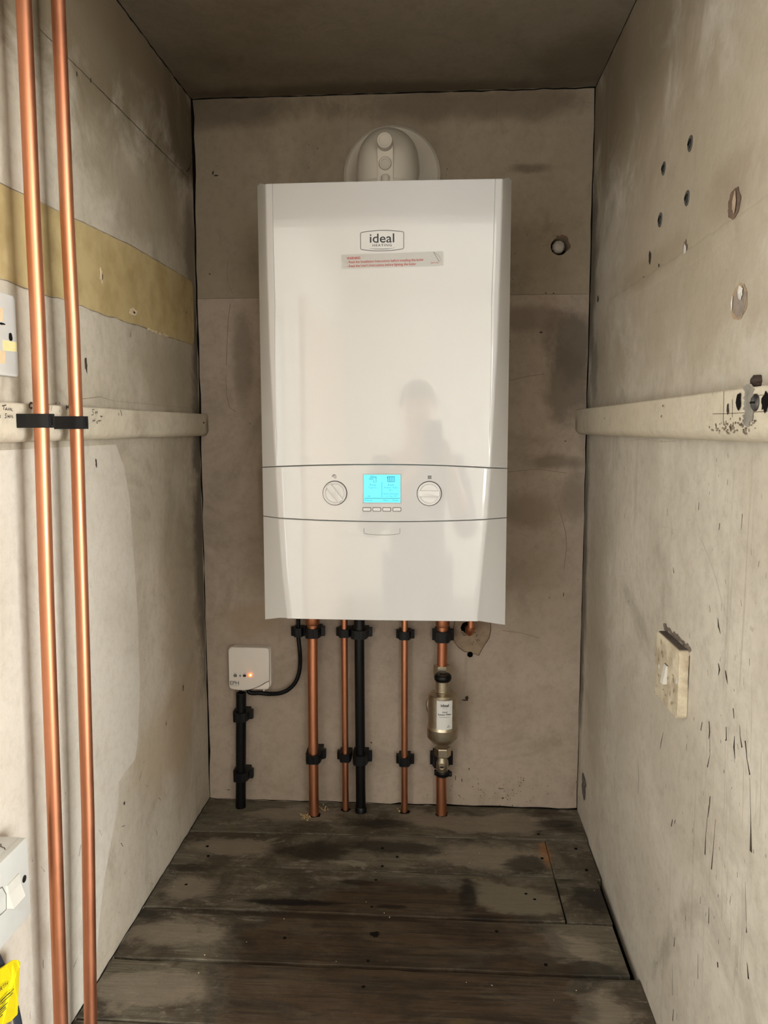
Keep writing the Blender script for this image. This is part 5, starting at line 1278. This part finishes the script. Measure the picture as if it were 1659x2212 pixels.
for s_, S in ((-1, 'l'), (1, 'r')):
    nd['ear'+S] = (PV(.082*s_, .02, 1.45), (.014, .020)); ed.append(('head', 'ear'+S))
    grip = ph_c + RGT*(.040*s_) - UPV*(.030) - FWD*.010
    wr = grip + RGT*(.030*s_) - UPV*.070 - FWD*.040
    nd['sh'+S] = (PV(.165*s_, -.005, 1.235), .062); nd['el'+S] = (PV(.225*s_, .10, .985), .044); nd['fa'+S] = (nd['el'+S][0].lerp(wr, .5), .038); nd['wr'+S] = (wr, (.026, .022)); nd['pa'+S] = (wr.lerp(grip, .62), (.030, .016))
    ed += [('collar', 'sh'+S), ('sh'+S, 'el'+S), ('el'+S, 'fa'+S), ('fa'+S, 'wr'+S), ('wr'+S, 'pa'+S)]
    for f in range(4):
        b0 = grip + UPV*(-.018+.015*f) + RGT*(.012*s_) - FWD*.004
        L2 = (.9, 1.0, .95, .8)[f]
        nd[f'f{f}a'+S] = (b0, .0088); nd[f'f{f}b'+S] = (b0 + (FWD*.004 - RGT*(.012*s_))*L2 + RGT*(.004*s_), .0078); nd[f'f{f}c'+S] = (b0 + FWD*-.0012 - RGT*(.034*s_)*L2, .0066)
        ed += [('pa'+S, f'f{f}a'+S), (f'f{f}a'+S, f'f{f}b'+S), (f'f{f}b'+S, f'f{f}c'+S)]
    t0 = wr.lerp(grip, .45) - FWD*.018
    nd['ta'+S] = (t0, .0105); nd['tb'+S] = (grip - FWD*.024 + UPV*.006 - RGT*(.006*s_), .0092); nd['tc'+S] = (grip - FWD*.020 + UPV*.022 - RGT*(.020*s_), .0074)
    ed += [('pa'+S, 'ta'+S), ('ta'+S, 'tb'+S), ('tb'+S, 'tc'+S)]
    nd['hip'+S] = (PV(.085*s_, -.02, .80), .085); nd['kn'+S] = (PV(.105*s_, .01, .46), .056); nd['cf'+S] = (PV(.11*s_, -.015, .30), .052); nd['an'+S] = (PV(.115*s_, -.02, .085), .036); nd['toe'+S] = (PV(.13*s_, .12, .035), (.034, .026))
    ed += [('pelvis', 'hip'+S), ('hip'+S, 'kn'+S), ('kn'+S, 'cf'+S), ('cf'+S, 'an'+S), ('an'+S, 'toe'+S)]
body = obj('person', skin(nd, ed, 'pelvis'), M['skin'], smooth=180)
tag(body, 'person in grey top holding up a phone, mirrored faintly in the boiler front', 'person')
def garment(name, keys, grow, mat, root):
    n2 = {k: (nd[k][0], tuple(c+grow for c in (nd[k][1] if isinstance(nd[k][1], tuple) else (nd[k][1],)*2))) for k in keys}
    e2 = [e for e in ed if e[0] in n2 and e[1] in n2]
    obj(name, skin(n2, e2, root), M[mat], body, smooth=180)
garment('sweatshirt', ['pelvis', 'belly', 'chest', 'collar', 'shl', 'ell', 'fal', 'shr', 'elr', 'far'], .012, 'shirt', 'belly')
garment('trousers', ['pelvis', 'hipl', 'knl', 'cfl', 'anl', 'hipr', 'knr', 'cfr', 'anr'], .010, 'trousers', 'pelvis')
for S in 'lr': garment('shoe', ['an'+S, 'toe'+S], .010, 'shoe', 'an'+S)
bm = bmesh.new(); bmesh.ops.create_uvsphere(bm, u_segments=28, v_segments=18, radius=1)
for v in bm.verts: v.co = PV(v.co.x*.0865, .018+v.co.y*.100, 1.490+v.co.z*.092)
bmesh.ops.delete(bm, geom=[v for v in bm.verts if v.co.z < GZ+1.455+ max(0, (v.co.y-GY-.03))*.75], context='VERTS')
obj('hair', bm, M['hair'], body, smooth=180)
for s_ in (-1, 1):
    bm = BM(); bmesh.ops.create_uvsphere(bm, u_segments=14, v_segments=10, radius=.0105, matrix=Matrix.Translation(PV(.030*s_, .105, 1.462))); obj('eye', bm, M['label'], body, smooth=180)
bm = BM(); ribbon(bm, [PV(-.022, .1215, 1.395), PV(0, .125, 1.393), PV(.022, .1215, 1.395)], .008, (0, 1, 0), .001); obj('mouth', bm, simple('lips', C(168, 100, 90), .5), body)
phn = thing('phone', 'dark smartphone held up by the photographer at the cupboard mouth', 'phone', ph_c - UPV*.075)
bm = BM(); slab(bm, rrect(.072, .148, .011, 6), lambda u, v: ph_c - FWD*.004 + RGT*u + UPV*v, FWD, .008, .0015); obj('shell', bm, M['phone'], phn, smooth=30)
bm = BM(); slab(bm, rrect(.066, .140, .008, 5), lambda u, v: ph_c - FWD*.0052 + RGT*u + UPV*v, FWD, .001); obj('screen', bm, M['void'], phn, smooth=None)
